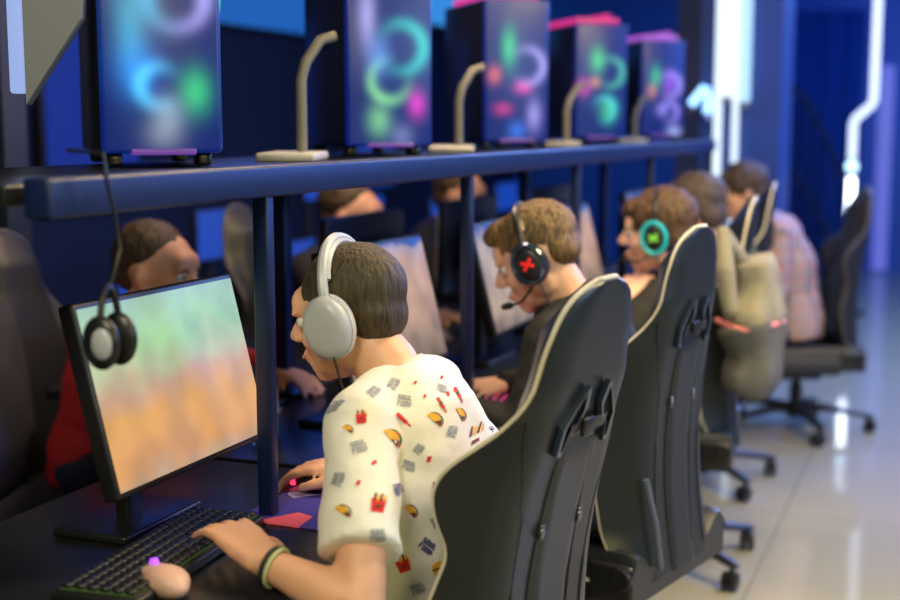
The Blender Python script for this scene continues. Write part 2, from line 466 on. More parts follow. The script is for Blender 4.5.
F1 = radians(166.5)
c = make_chair('dark grey gaming chair with cream piping, nearest, behind the player in the printed shirt', 6.3, LEATHER, PIPING, seat_z=.475, arms=False)
c.location = (-.845, 1.985, 0); c.rotation_euler = (0, 0, F1)
c = make_chair('dark grey gaming chair with cream piping, second in the row, its lower back fully visible', .3, LEATHER, PIPING, seat_z=.47, arms=False, strip=True)
c.location = (-.822, 3.02, 0); c.rotation_euler = (0, 0, F1)
c = make_chair('grey gaming chair with a beige jacket hanging over its backrest', 1, LEATHER, PIPING, star=radians(38-186), arms=True)
c.location = (-.90, 4.18, 0); c.rotation_euler = (0, 0, radians(186))
c = make_chair('gaming chair mostly hidden behind the jacket chair, only its slim edge showing', 1.5, LEATHER, PIPING, star=radians(30-188))
c.location = (-.985, 5.22, 0); c.rotation_euler = (0, 0, radians(188))
c = make_chair('black gaming chair seen from the side, under the person in a plaid shirt', 2, LEATHER_D, PIPING_D, seat_z=.41, arms=False, star=radians(-193))
c.location = (-.70, 6.30, 0); c.rotation_euler = (0, 0, radians(201))

# ------------------------------------------------------------------ desks, frame
YC = [1.84, 2.80, 3.72, 4.66, 5.62]
GD = 'black desks in the row'
def make_desk(w):
    t = empty('gaming_desk', (0, 0, 0), 0, '', 'desk', GD)
    mb = MB(); mb.rbox((0, 0, .735), (.66, w, .03), .006); mb.build('desk_top', DESKM, t)
    for sy in (-1, 1):
        mb = MB(); mb.box((0, sy*(w/2-.03), .36), (.05, .04, .72)); mb.box((0, sy*(w/2-.03), .012), (.56, .05, .024)); mb.box((0, sy*(w/2-.03), .705), (.56, .04, .03)); mb.build('leg', DARKMET, t, smooth=False)
    mb = MB(); mb.box((-.2, 0, .55), (.02, w-.1, .25)); mb.build('modesty_panel', DARKMET, t, smooth=False)
    return t
d0 = make_desk(.94)
DL = ['black desk nearest, holding the largest monitor with the green and orange game', 'black desk holding the pink lit keyboard and the second monitor',
      'black desk in front of the player with the turquoise headset', 'black desk in front of the fourth player, behind the turquoise headset player', 'black desk in front of the person in plaid']
for i, y in enumerate(YC):
    d = d0 if i == 0 else dup(d0)
    place(d, (-1.24, y, 0), 0, DL[i])
d = dup(d0); place(d, (-1.24, .88, 0), 0, 'empty black desk end just inside the lower corner of the photo')
# steel frame with rail
RX = -1.14
t = empty('steel_desk_frame', (RX, 1.45, 0), 0, 'long dark blue steel frame with top rail and slim posts, standing over the desks', 'frame')
mb = MB(); mb.rbox((0, 2.42, 1.353), (.045, 4.94, .055), .006); mb.build('top_rail', RAILM, t)
for Y in (2.0, 3.01, 3.98, 5.03, 6.29):
    mb = MB(); mb.rbox((0, Y-1.45, 1.04), (.03, .026, .58), .004)
    mb.build('post', RAILM, t)
mb = MB(); mb.rbox((-.30, 2.42, 1.355), (.50, 4.94, .03), .004); mb.build('shelf', DESKM, t)
for Y in (1.47, 3.01, 5.03, 6.29):
    mb = MB(); mb.rbox((-.52, Y-1.45, .68), (.04, .04, 1.36), .004); mb.build('rear_post', RAILM, t)

# ------------------------------------------------------------------ monitors
def screen_mat(name, kind):
    m, nt, b = new_mat(name)
    tc = nt.nodes.new('ShaderNodeTexCoord'); sep = nt.nodes.new('ShaderNodeSeparateXYZ')
    nt.links.new(tc.outputs['Generated'], sep.inputs['Vector'])
    r = nt.nodes.new('ShaderNodeValToRGB'); cr = r.color_ramp
    if kind == 1:
        cols = [(0, (.62, .42, .26)), (.12, (.82, .40, .15)), (.35, (.88, .45, .14)), (.52, (.74, .46, .30)), (.62, (.60, .66, .40)), (.78, (.42, .74, .36)), (1, (.46, .72, .48))]
    elif kind == 2:
        cols = [(0, (.25, .18, .13)), (.2, (.45, .32, .22)), (.4, (.78, .48, .34)), (.8, (.82, .52, .40)), (.93, (.60, .50, .60)), (1, (.05, .15, .6))]
    else:
        cols = [(0, (.25, .22, .2)), (.15, (.60, .45, .34)), (.5, (.70, .55, .45)), (.85, (.62, .52, .50)), (.95, (.1, .2, .6)), (1, (.05, .15, .6))]
    while len(cr.elements) < len(cols): cr.elements.new(.5)
    for e, (p, cc) in zip(cr.elements, cols): e.position = p; e.color = (*cc, 1)
    nz = nt.nodes.new('ShaderNodeTexNoise'); nz.inputs['Scale'].default_value = 2.2; nz.inputs['Detail'].default_value = 1
    mpp = nt.nodes.new('ShaderNodeMapping'); mpp.inputs['Scale'].default_value = (1, 2.6, 1.2); mpp.inputs['Location'].default_value = (kind*1.7, kind, 0)
    nt.links.new(tc.outputs['Generated'], mpp.inputs['Vector']); nt.links.new(mpp.outputs['Vector'], nz.inputs['Vector'])
    ma = nt.nodes.new('ShaderNodeMath'); ma.operation = 'MULTIPLY_ADD'; ma.inputs[1].default_value = .30; ma.inputs[2].default_value = -.15
    nt.links.new(nz.outputs['Fac'], ma.inputs[0])
    ad = nt.nodes.new('ShaderNodeMath'); ad.operation = 'ADD'; nt.links.new(sep.outputs['Z'], ad.inputs[0]); nt.links.new(ma.outputs[0], ad.inputs[1])
    nt.links.new(ad.outputs[0], r.inputs['Fac'])
    # blocky darker shapes of the game map
    nz2 = nt.nodes.new('ShaderNodeTexNoise'); nz2.inputs['Scale'].default_value = 2.6; nz2.inputs['Detail'].default_value = .6
    nt.links.new(mpp.outputs['Vector'], nz2.inputs['Vector'])
    r2 = nt.nodes.new('ShaderNodeValToRGB'); r2.color_ramp.elements[0].position = .30; r2.color_ramp.elements[0].color = (.40, .38, .45, 1); r2.color_ramp.elements[1].position = .62; r2.color_ramp.elements[1].color = (1, 1, 1, 1)
    nt.links.new(nz2.outputs['Fac'], r2.inputs['Fac'])
    mx = nt.nodes.new('ShaderNodeMix'); mx.data_type = 'RGBA'; mx.blend_type = 'MULTIPLY'; mx.inputs[0].default_value = .5 if kind > 1 else .35
    nt.links.new(r.outputs['Color'], mx.inputs[6]); nt.links.new(r2.outputs['Color'], mx.inputs[7])
    b.inputs['Base Color'].default_value = (.01, .01, .01, 1); b.inputs['Roughness'].default_value = .35
    nt.links.new(mx.outputs[2], b.inputs['Emission Color']); b.inputs['Emission Strength'].default_value = 1.0 if kind == 1 else .8
    return m
def monitor(loc, rz, w, h, smat, label, group, lit=True, tilt=14):
    """screen faces +x"""
    t = empty('monitor', loc, rz, label, 'monitor', group)
    T = Matrix.Translation((0, 0, .125+h/2)) @ Matrix.Rotation(-radians(tilt), 4, 'Y')
    mb = MB(); mb.M = T; mb.rbox((-.018, 0, 0), (.03, w+.018, h+.022), .006); mb.rbox((-.045, 0, 0), (.035, w*.55, h*.6), .012); hs = mb.build('housing', PLASTIC, t)
    mb = MB(); mb.M = T; mb.box((-.002, 0, 0), (.003, w, h)); mb.build('screen', smat, t, smooth=False)
    mb = MB(); mb.rbox((-.115, 0, .17), (.03, .05, .33), .008); mb.rbox((-.085, 0, .28), (.08, .05, .05), .01); mb.rbox((-.115, 0, .008), (.15, .24, .016), .006); mb.build('stand', PLASTIC, t)
    return t
S1 = screen_mat('desert_game_screen', 1); S2 = screen_mat('game_screen_b', 2); S3 = screen_mat('game_screen_c', 3)
MG = 'monitors on the desk row'
MX = -1.235
monitor((MX, 1.875, .75), 0, .455, .295, S1, 'large bright monitor showing a green and orange desert game', MG)
monitor((MX, 2.76, .75), 0, .53, .30, S2, 'monitor with a beige game screen just behind the shirt player\'s head', MG)
monitor((MX+.02, 3.62, .75), 0, .53, .30, S3, 'monitor in front of the face of the black headset player', MG)
monitor((MX+.02, 4.27, .75), 0, .50, .30, S2, 'monitor with a beige screen seen between two rail posts near the turquoise headset player', MG)
monitor((MX, 5.45, .75), 0, .53, .30, S3, 'monitor hidden mostly behind the fourth player, near the rail end', MG)

# opposite row monitors (backs)
for Y, l in ((3.55, 'back of a black monitor across the desk, between the two opposite players'), (4.45, 'back of a black monitor across the desk behind the second beige screen'), (5.5, 'back of a black monitor across the desk near the far rail posts')):
    monitor((-1.70, Y, .75), pi, .53, .30, S3, l, 'monitors of the opposite row', tilt=2)
OD = [3.25, 4.2, 5.15, 6.1]
for i, y in enumerate(OD):
    d = dup(d0); place(d, (-1.93, y, 0), pi, ['black desk across, in front of the player in red', 'black desk of the opposite row behind the second monitor', 'black desk of the opposite row by the far posts', 'last black desk of the opposite row'][i], 'black desks of the opposite row')

# ------------------------------------------------------------------ computers
PCB = pm('pc_black', (.008, .009, .012), .25)
def front_mat(blobs, rings):  # blurred fan light painted as soft emissive rings and blobs; no fans modelled
    m, nt, b = new_mat('pc_front_painted_glow'); N = nt.nodes.new; Lk = nt.links.new
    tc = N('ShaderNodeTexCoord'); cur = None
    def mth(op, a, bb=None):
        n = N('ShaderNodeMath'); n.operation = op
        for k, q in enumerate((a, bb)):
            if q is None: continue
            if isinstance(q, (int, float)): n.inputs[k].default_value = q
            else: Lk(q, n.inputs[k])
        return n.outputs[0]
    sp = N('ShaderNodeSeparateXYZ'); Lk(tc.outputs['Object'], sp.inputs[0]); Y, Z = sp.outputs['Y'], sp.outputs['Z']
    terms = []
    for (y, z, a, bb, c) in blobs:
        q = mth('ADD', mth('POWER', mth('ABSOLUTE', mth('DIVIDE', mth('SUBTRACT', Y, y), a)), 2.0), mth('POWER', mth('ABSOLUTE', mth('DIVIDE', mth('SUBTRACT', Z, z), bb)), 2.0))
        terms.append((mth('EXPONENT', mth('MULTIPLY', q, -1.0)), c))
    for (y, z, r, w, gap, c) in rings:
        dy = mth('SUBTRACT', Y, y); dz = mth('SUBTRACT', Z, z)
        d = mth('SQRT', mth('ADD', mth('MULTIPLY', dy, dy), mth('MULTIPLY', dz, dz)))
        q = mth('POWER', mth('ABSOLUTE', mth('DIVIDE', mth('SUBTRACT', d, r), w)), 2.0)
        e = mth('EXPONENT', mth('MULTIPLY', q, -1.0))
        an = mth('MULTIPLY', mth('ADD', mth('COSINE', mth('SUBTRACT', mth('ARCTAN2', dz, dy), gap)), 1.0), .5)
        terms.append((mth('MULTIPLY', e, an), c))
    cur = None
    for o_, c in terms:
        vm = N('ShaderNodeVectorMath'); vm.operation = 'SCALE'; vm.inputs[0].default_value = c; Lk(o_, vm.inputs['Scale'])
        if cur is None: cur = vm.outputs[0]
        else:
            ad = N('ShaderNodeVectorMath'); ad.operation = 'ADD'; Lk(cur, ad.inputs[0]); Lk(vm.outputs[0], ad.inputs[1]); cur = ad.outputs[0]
    ad = N('ShaderNodeVectorMath'); ad.operation = 'ADD'; Lk(cur, ad.inputs[0]); ad.inputs[1].default_value = (.001, .012, .16)  # even blue glow painted over the whole panel for the blue ambient light
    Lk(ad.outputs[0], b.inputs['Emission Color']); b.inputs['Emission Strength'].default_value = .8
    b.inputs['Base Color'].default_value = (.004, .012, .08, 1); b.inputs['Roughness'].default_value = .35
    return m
GLASS = pm('pc_smoked_glass', (.01, .015, .03), .05, spec=.8)
def ringled(mb, c, r, R, mi, a0=0, a1=2*pi, th=.011):
    n = 28; closed = abs(a1-a0-2*pi) < .01
    pts = [V(c)+R@V((0, r*cos(a0+(a1-a0)*k/(n-(0 if closed else 1))), r*sin(a0+(a1-a0)*k/(n-(0 if closed else 1))))) for k in range(n)]
    mb.tube(pts, th, 8, mi=mi, closed=closed)
E = {}
def em(c, s):
    k = (c, s)
    if k not in E: E[k] = emis('rgb_glow_%d' % len(E), c, s)
    return E[k]
CY, GR, PK, LV, OR, PU, BL, WH = (.1, .8, .9), (.08, .9, .15), (1, .05, .45), (.45, .35, 1), (1, .25, .03), (.45, .12, 1), (.02, .25, 1), (.7, .75, 1)
def pc(loc, rz, label, fanc, topc, ramc):
    t = empty('gaming_computer', loc, rz, label, 'computer', 'computers on the shelf above the monitors')
    I = Matrix.Identity(3)
    # front faces +x, glass side faces +y ; w .23 h .48 d .42
    mb = MB(); mb.rbox((-.21, 0, .255), (.40, .225, .46), .008)
    for sx in (-.36, -.06):
        for sy in (-.085, .085): mb.rbox((sx, sy, .013), (.05, .03, .026), .006)
    mb.build('case', PCB, t)
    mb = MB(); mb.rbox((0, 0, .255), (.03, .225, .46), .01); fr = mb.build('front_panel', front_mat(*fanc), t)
    mb = MB(); mb.box((-.21, .115, .26), (.36, .006, .41)); gl = mb.build('glass_side', GLASS, t, smooth=False)
    mb = MB(); ringled(mb, (0, 0, 0), .045, Matrix.Rotation(pi/2, 3, 'Z'), 0); o = mb.build('rear_fan_ring', em(ramc[0], .7), t, loc=(-.13, .121, .33))
    mb = MB(); mb.rbox((-.27, .121, .22), (.16, .006, .03), .002); mb.build('graphics_card_light', em(ramc[1], .8), t)
    mb = MB()
    for k in range(3): mb.rbox((-.22+.022*k, .121, .31), (.008, .006, .09), .002)
    mb.build('memory_light', em(ramc[2], .7), t)
    mb = MB(); mb.rbox((-.20, -.0, .497), (.34, .19, .03), .01); mb.rbox((-.20, .06, .525), (.26, .03, .012), .004); mb.build('top_light_panel', em(topc, .8), t)
    mb = MB(); mb.rbox((.005, .0, .028), (.04, .12, .012), .004); mb.build('base_light_strip', em(PU, .3), t)
    return t
def rzpc(a): return radians(a)
PCX = -1.36
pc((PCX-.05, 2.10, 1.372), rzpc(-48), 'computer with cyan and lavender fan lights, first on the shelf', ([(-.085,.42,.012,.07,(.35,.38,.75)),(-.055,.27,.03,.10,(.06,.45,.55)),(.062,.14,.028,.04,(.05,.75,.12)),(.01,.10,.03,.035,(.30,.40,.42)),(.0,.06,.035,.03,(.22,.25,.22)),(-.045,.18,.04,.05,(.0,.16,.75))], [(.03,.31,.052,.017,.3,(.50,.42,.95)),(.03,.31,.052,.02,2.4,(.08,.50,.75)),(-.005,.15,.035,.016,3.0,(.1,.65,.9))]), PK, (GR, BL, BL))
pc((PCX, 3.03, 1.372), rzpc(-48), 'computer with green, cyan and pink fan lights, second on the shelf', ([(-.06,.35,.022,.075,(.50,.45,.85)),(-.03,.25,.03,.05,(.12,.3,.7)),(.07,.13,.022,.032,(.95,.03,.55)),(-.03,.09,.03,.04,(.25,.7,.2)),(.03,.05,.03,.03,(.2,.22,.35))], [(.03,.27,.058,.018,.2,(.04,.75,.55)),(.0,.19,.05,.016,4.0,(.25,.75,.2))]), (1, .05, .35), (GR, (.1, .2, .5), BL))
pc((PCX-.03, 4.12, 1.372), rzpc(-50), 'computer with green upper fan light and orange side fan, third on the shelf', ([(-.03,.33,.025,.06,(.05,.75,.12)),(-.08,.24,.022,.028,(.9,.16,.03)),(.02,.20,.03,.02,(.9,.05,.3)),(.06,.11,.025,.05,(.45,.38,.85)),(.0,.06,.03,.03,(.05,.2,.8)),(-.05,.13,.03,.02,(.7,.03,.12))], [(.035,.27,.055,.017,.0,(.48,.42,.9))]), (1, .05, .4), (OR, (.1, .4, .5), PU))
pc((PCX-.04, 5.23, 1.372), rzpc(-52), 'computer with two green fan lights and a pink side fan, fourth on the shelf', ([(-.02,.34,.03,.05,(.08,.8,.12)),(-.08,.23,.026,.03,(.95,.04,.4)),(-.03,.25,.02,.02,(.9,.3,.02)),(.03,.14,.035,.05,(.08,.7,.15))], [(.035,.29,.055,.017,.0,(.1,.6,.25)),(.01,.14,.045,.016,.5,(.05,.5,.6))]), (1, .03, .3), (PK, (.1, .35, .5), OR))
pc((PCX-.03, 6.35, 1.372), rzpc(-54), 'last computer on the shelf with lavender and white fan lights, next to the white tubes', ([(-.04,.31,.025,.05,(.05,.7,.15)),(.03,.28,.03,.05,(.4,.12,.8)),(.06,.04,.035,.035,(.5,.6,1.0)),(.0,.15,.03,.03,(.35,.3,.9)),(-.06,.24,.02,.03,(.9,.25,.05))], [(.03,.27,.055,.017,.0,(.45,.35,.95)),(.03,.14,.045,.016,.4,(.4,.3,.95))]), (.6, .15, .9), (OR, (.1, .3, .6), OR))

BEI = pm('beige_stand_plastic', (.15, .14, .10), .5)
for i, (px, Y, h, l) in enumerate(((0, 2.62, .27, 'beige bent headset stand between the first two computers'), (0, 3.60, .24, 'beige bent headset stand between the second and third computers'), (0, 4.72, .22, 'beige bent headset stand between the third and fourth computers'), (0, 5.80, .2, 'beige bent headset stand beside the last computer'))):
    t = empty('headset_stand', (-1.39, Y, 1.37), radians(20), l, 'headset stand', 'headset stands on the shelf')
    mb = MB(); mb.tube([(0, 0, .015), (0, 0, h-.09), (.01, .01, h-.05), (.04, .04, h), (.07, .06, h+.01)], .012, 10); mb.build('stem', BEI, t)
    mb = MB(); mb.rbox((-.02, 0, .010), (.13, .26, .02), .008); mb.build('base', pm('cream_plastic_%d' % i, (.40, .38, .33), .5), t)

# ------------------------------------------------------------------ keyboards, mice, pads
def keyboard(loc, rz, label, glow, s=.6):
    t = empty('keyboard', loc, rz, label, 'keyboard', 'backlit keyboards on the desks')
    mb = MB(); mb.rbox((0, 0, .010), (.145, .44, .018), .005); mb.rbox((0, 0, .0195), (.130, .425, .002), .0008); mb.build('case', PLASTIC, t)
    mb = MB(); mb.box((0, 0, .0212), (.124, .42, .0008)); mb.build('backlight', em(glow, s), t, smooth=False)
    mb = MB()
    for r in range(6):
        for k in range(22):
            mb.rbox((-.052+.021*r, -.20+.019*k, .0255), (.0165, .0150, .007), .002, seg=1)
    mb.build('keys', PLASTIC, t)
    return t
DZ = .75
keyboard((-1.17, 1.72, DZ), radians(5), 'keyboard glowing green and violet under the hand of the printed shirt player', (.3, .6, .08), .10)
keyboard((-1.02, 2.86, DZ), radians(8), 'keyboard glowing pink in front of the player in the black hoodie', (1, .03, .25), 2.2)
keyboard((-1.09, 3.95, DZ), 0, 'keyboard glowing yellow green in front of the turquoise headset player', (.8, .9, .2), .9)
keyboard((-1.09, 4.9, DZ), 0, 'keyboard on the fourth desk glowing blue', BL, .8)
def mouse(loc, rz, label, col, shell=None):
    t = empty('mouse', loc, rz, label, 'mouse', 'gaming mice')
    mb = MB(); mb.ell((0, 0, .014), (.060, .031, .023)); mb.ell((-.01, 0, .018), (.045, .033, .022)); organic('shell', mb, shell or PLASTIC, t, .003, 2)
    mb = MB(); mb.lathe((.03, 0, .033), [(.001, -.004), (.009, -.004), (.009, .004), (.001, .004)], R=Matrix.Rotation(pi/2, 3, 'X')); mb.build('wheel', em(col, 3), t)
    mb = MB(); mb.rbox((.055, 0, .012), (.012, .04, .010), .004); mb.build('front_light', em(col, 2.5), t)
mouse((-1.12, 2.17, DZ+.004), radians(175), 'mouse glowing red under the right hand of the printed shirt player', (1, .03, .08))
mouse((-1.17, 3.05, DZ+.004), radians(180), 'mouse glowing red under the right hand of the hoodie player', (1, .02, .1))
mouse((-1.095, 1.60, DZ+.003), radians(150), 'made-up pale pink mouse with violet glow beside the nearest keyboard', (.3, .05, .9), pm('pale_pink_plastic', (.62, .38, .32), .5))  # added mouse, stands in for an unreadable pale shape
mouse((-1.22, 4.30, DZ+.004), radians(180), 'mouse of the turquoise headset player', (1, .02, .1))
# mouse mats
m, nt, b = new_mat('printed_mat')
tc = nt.nodes.new('ShaderNodeTexCoord'); mp = nt.nodes.new('ShaderNodeMapping'); mp.inputs['Scale'].default_value = (7, 5, 1)
w = nt.nodes.new('ShaderNodeTexVoronoi'); w.inputs['Scale'].default_value = 1.1; w.feature = 'F1'
r = nt.nodes.new('ShaderNodeValToRGB'); r.color_ramp.interpolation = 'CONSTANT'
cs = [(0, (.04, .03, .32)), (.35, (.05, .05, .30)), (.50, (.42, .36, .75)), (.62, (.05, .04, .25)), (.78, (.75, .10, .18)), (.88, (.02, .08, .40))]
while len(r.color_ramp.elements) < len(cs): r.color_ramp.elements.new(.5)
for e, (p, cc) in zip(r.color_ramp.elements, cs): e.position = p; e.color = (*cc, 1)
nt.links.new(tc.outputs['Object'], mp.inputs['Vector']); nt.links.new(mp.outputs['Vector'], w.inputs['Vector'])
nt.links.new(w.outputs['Color'], r.inputs['Fac']); nt.links.new(r.outputs['Color'], b.inputs['Base Color']); b.inputs['Roughness'].default_value = .7
MATM = m
def mat_pad(loc, rz, label, mt, d=(.30, .34)):
    mb = MB(); mb.rbox((0, 0, .002), (d[0], d[1], .004), .0015); o = mb.build('mouse_mat', mt, loc=loc); o.rotation_euler = (0, 0, rz); tag(o, label, 'mouse mat', 'mouse mats')
mat_pad((-1.03, 2.11, DZ), 0, 'blue and violet printed mouse mat under the nearest mouse', MATM, (.30, .32))
DM = pm('dark_mat', (.012, .014, .03), .7)
mat_pad((-1.09, 3.13, DZ), 0, 'dark mouse mat under the hoodie player\'s mouse', DM, (.3, .22))
mat_pad((-1.10, 4.33, DZ), 0, 'dark mouse mat beside the yellow green keyboard', DM, (.3, .25))

# bottle
t = empty('water_bottle', (-1.45, 2.53, DZ), 0, 'clear plastic water bottle with white label and blue cap beside the largest monitor', 'bottle')
mb = MB(); mb.lathe((0, 0, 0), [(.001, 0), (.030, 0), (.033, .01), (.033, .06), (.030, .065), (.033, .07), (.033, .13), (.028, .155), (.013, .175), (.013, .185), (.001, .185)]); mb.build('body', pm('bottle_plastic', (.6, .75, .9), .1, trans=.7), t)
mb = MB(); mb.lathe((0, 0, 0), [(.0335, .055), (.0342, .055), (.0342, .115), (.0335, .115)]); mb.build('label_wrap', pm('bottle_label', (.75, .72, .75), .5), t)
mb = MB(); mb.lathe((0, 0, 0), [(.001, .183), (.016, .183), (.016, .205), (.001, .207)]); mb.build('cap', pm('bottle_cap', (.03, .12, .7), .4), t)
# hanging grey display
t = empty('hanging_display', (-1.60, 1.95, 1.487), radians(21.5), 'grey display panel hanging above the dark corner, bright white edge and slanted bottom', 'display')
mb = MB(); q = [(0, 0), (.105, .155), (.13, .52), (0, .52)]
mb.add([(x, 0, z) for x, z in q]+[(x, .035, z) for x, z in q], [(0, 1, 2, 3), (4, 5, 6, 7), (0, 1, 5, 4), (1, 2, 6, 5), (2, 3, 7, 6), (3, 0, 4, 7)]); mb.build('panel', pm('grey_panel', (.20, .21, .24), .5), t, smooth=False)
mb = MB(); mb.rbox((-.016, .015, .27), (.028, .03, .50), .006); mb.build('edge_light', emis('edge_white', (.40, .55, 1), .85), t)
mb = MB(); mb.tube([(.05, .02, .5), (.05, .02, 1.62)], .012); mb.build('hanger', DARKMET, t)
# left wall screens and strips
BS = [((-4.50, 8.0, 2.35), 1.9, .5, (.02, .22, .9), .55, 'wide blue lit wall screen above the first two computers'),
      ((-4.50, 11.8, 2.62), 2.6, .55, (.05, .35, 1), .8, 'bright blue lit wall screen above the third computer'),
      ((-4.50, 6.0, 1.55), .8, 1.1, (.005, .04, .5), .5, 'deep blue wall screen beside the dark partition'),
      ((-4.50, 9.6, 1.3), .9, .7, (.01, .10, .8), .35, 'dim blue wall screen behind the shelf')]
for loc, w_, h_, cc, s_, l in BS:
    t = empty('wall_screen', loc, 0, l, 'screen', 'blue screens on the left wall')
    mb = MB(); mb.rbox((0, 0, 0), (.05, w_+.06, h_+.06), .01); mb.build('frame', PLASTIC, t)
    mb = MB(); mb.box((.03, 0, 0), (.01, w_, h_)); mb.build('screen', em(cc, s_), t, smooth=False)
# wall units under: blue lit tiles seen through the frame
rr = random.Random(3)
BT = 0
for (Y, z, w_, h_, x) in ((5.2, .95, .35, .22, -3.2), (5.9, .75, .5, .2, -3.2), (7.0, .9, .5, .25, -3.3), (8.3, .85, .5, .22, -3.3), (4.55, .75, .25, .4, -3.2), (9.6, .9, .5, .2, -3.3), (6.4, 1.12, .3, .15, -3.3)):
    BT += 1
    t = empty('lit_monitor', (x, Y, 0), 0, ['small blue lit monitor on a far table, first beyond the opposite row', 'low blue lit monitor on a far table behind the water bottle', 'blue lit monitor on a far table behind the shirt player\'s head', 'blue lit monitor on a far table behind the second monitor', 'tall narrow blue lit monitor behind the largest monitor', 'farthest blue lit monitor seen under the rail', 'small high blue lit monitor under the rail'][BT-1], 'monitor', 'blue lit monitors far behind')
    mb = MB(); mb.rbox((-.02, 0, z), (.03, w_+.02, h_+.02), .005); mb.rbox((-.06, 0, z/2-.05+.05), (.03, .05, z), .005); mb.rbox((-.06, 0, .01), (.3, .3, .02), .005); mb.build('stand', PLASTIC, t)
    mb = MB(); mb.box((0, 0, z), (.004, w_, h_)); mb.build('screen', em((.01, .10, .8), .55), t, smooth=False)

# ------------------------------------------------------------------ people
def rotm(yaw, pitch=0, roll=0):
    return (Matrix.Rotation(yaw, 4, 'Z') @ Matrix.Rotation(pitch, 4, 'Y') @ Matrix.Rotation(roll, 4, 'X'))
def head_parts(mb, M, ear=True):
    o = mb.M; mb.M = o @ M
    E_ = mb.ell
    E_((-.012, 0, .030), (.097, .075, .086)); E_((.034, 0, -.018), (.057, .060, .078)); E_((.034, 0, -.068), (.050, .049, .040))
    E_((.070, 0, -.094), (.019, .021, .016)); E_((.075, 0, .040), (.022, .048, .032))
    for s in (-1, 1):
        E_((.000, s*.050, -.055), (.030, .016, .033)); E_((.058, s*.034, -.025), (.026, .024, .026))
        E_((.083, s*.028, .026), (.010, .024, .009)); E_((.103, s*.012, -.022), (.012, .009, .008))
        if ear: E_((-.008, s*.078, -.004), (.017, .009, .031)); E_((-.004, s*.078, -.026), (.010, .007, .012))
    mb.cap((.090, 0, .020), .009, (.116, 0, -.015), .012)
    E_((.094, 0, -.050), (.012, .023, .007)); E_((.092, 0, -.061), (.012, .020, .008)); E_((.080, 0, -.078), (.014, .022, .012))
    mb.M = o
def hand_parts(mb, M, side, curl=.35, spread=.10, lift=None):
    """wrist at origin, +x to the fingers, +z back of hand; thumb on side*y"""
    o = mb.M; mb.M = o @ M
    ys = (.030, .010, -.010, -.028); Ls = ((.042, .025, .020), (.046, .029, .021), (.043, .027, .020), (.034, .020, .018))
    for k in range(4):
        y = ys[k]*side; mb.cap((.008, y*.55, 0), .016, (.086, y, -.001), .0115)
        a = -(curl*.4) - (0 if k else 0); yaw = side*(spread*(1.5-k)*.9); p = V((.088, y, 0)); el = curl*.5
        for j, L in enumerate(Ls[k]):
            d = V((cos(el)*cos(yaw), cos(el)*sin(yaw), -sin(el))); q = p+d*L
            mb.cap(p, .0098-.001*j, q, .0090-.001*j, n=10); p = q; el += curl*(.9 if j == 0 else .7)
    mb.ell((.048, 0, -.002), (.046, .038, .015))
    p0 = V((.022, side*.024, -.006)); p1 = V((.052, side*.050, -.014)); p2 = V((.080, side*.057, -.020)); p3 = V((.101, side*.054, -.026))
    mb.cap(p0, .017, p1, .0125); mb.cap(p1, .0122, p2, .0105, n=10); mb.cap(p2, .0102, p3, .0085, n=10)
    mb.M = o
def frame_to(p, d, up=(0, 0, 1)):
    d = V(d).normalized(); u = V(up); y = u.cross(d).normalized(); z = d.cross(y)
    M = Matrix((d, y, z)).transposed().to_4x4(); return Matrix.Translation(p) @ M

def hair_fn(amp, sc, seed):
    def f(a, nr):
        for i in range(len(a)):
            p = V((a[i][0]*sc+seed, a[i][1]*sc, a[i][2]*sc*.6)); n = noise.noise(p)*.6+noise.noise(p*2.3)*.4
            a[i] += nr[i]*amp*n
        return a
    return f

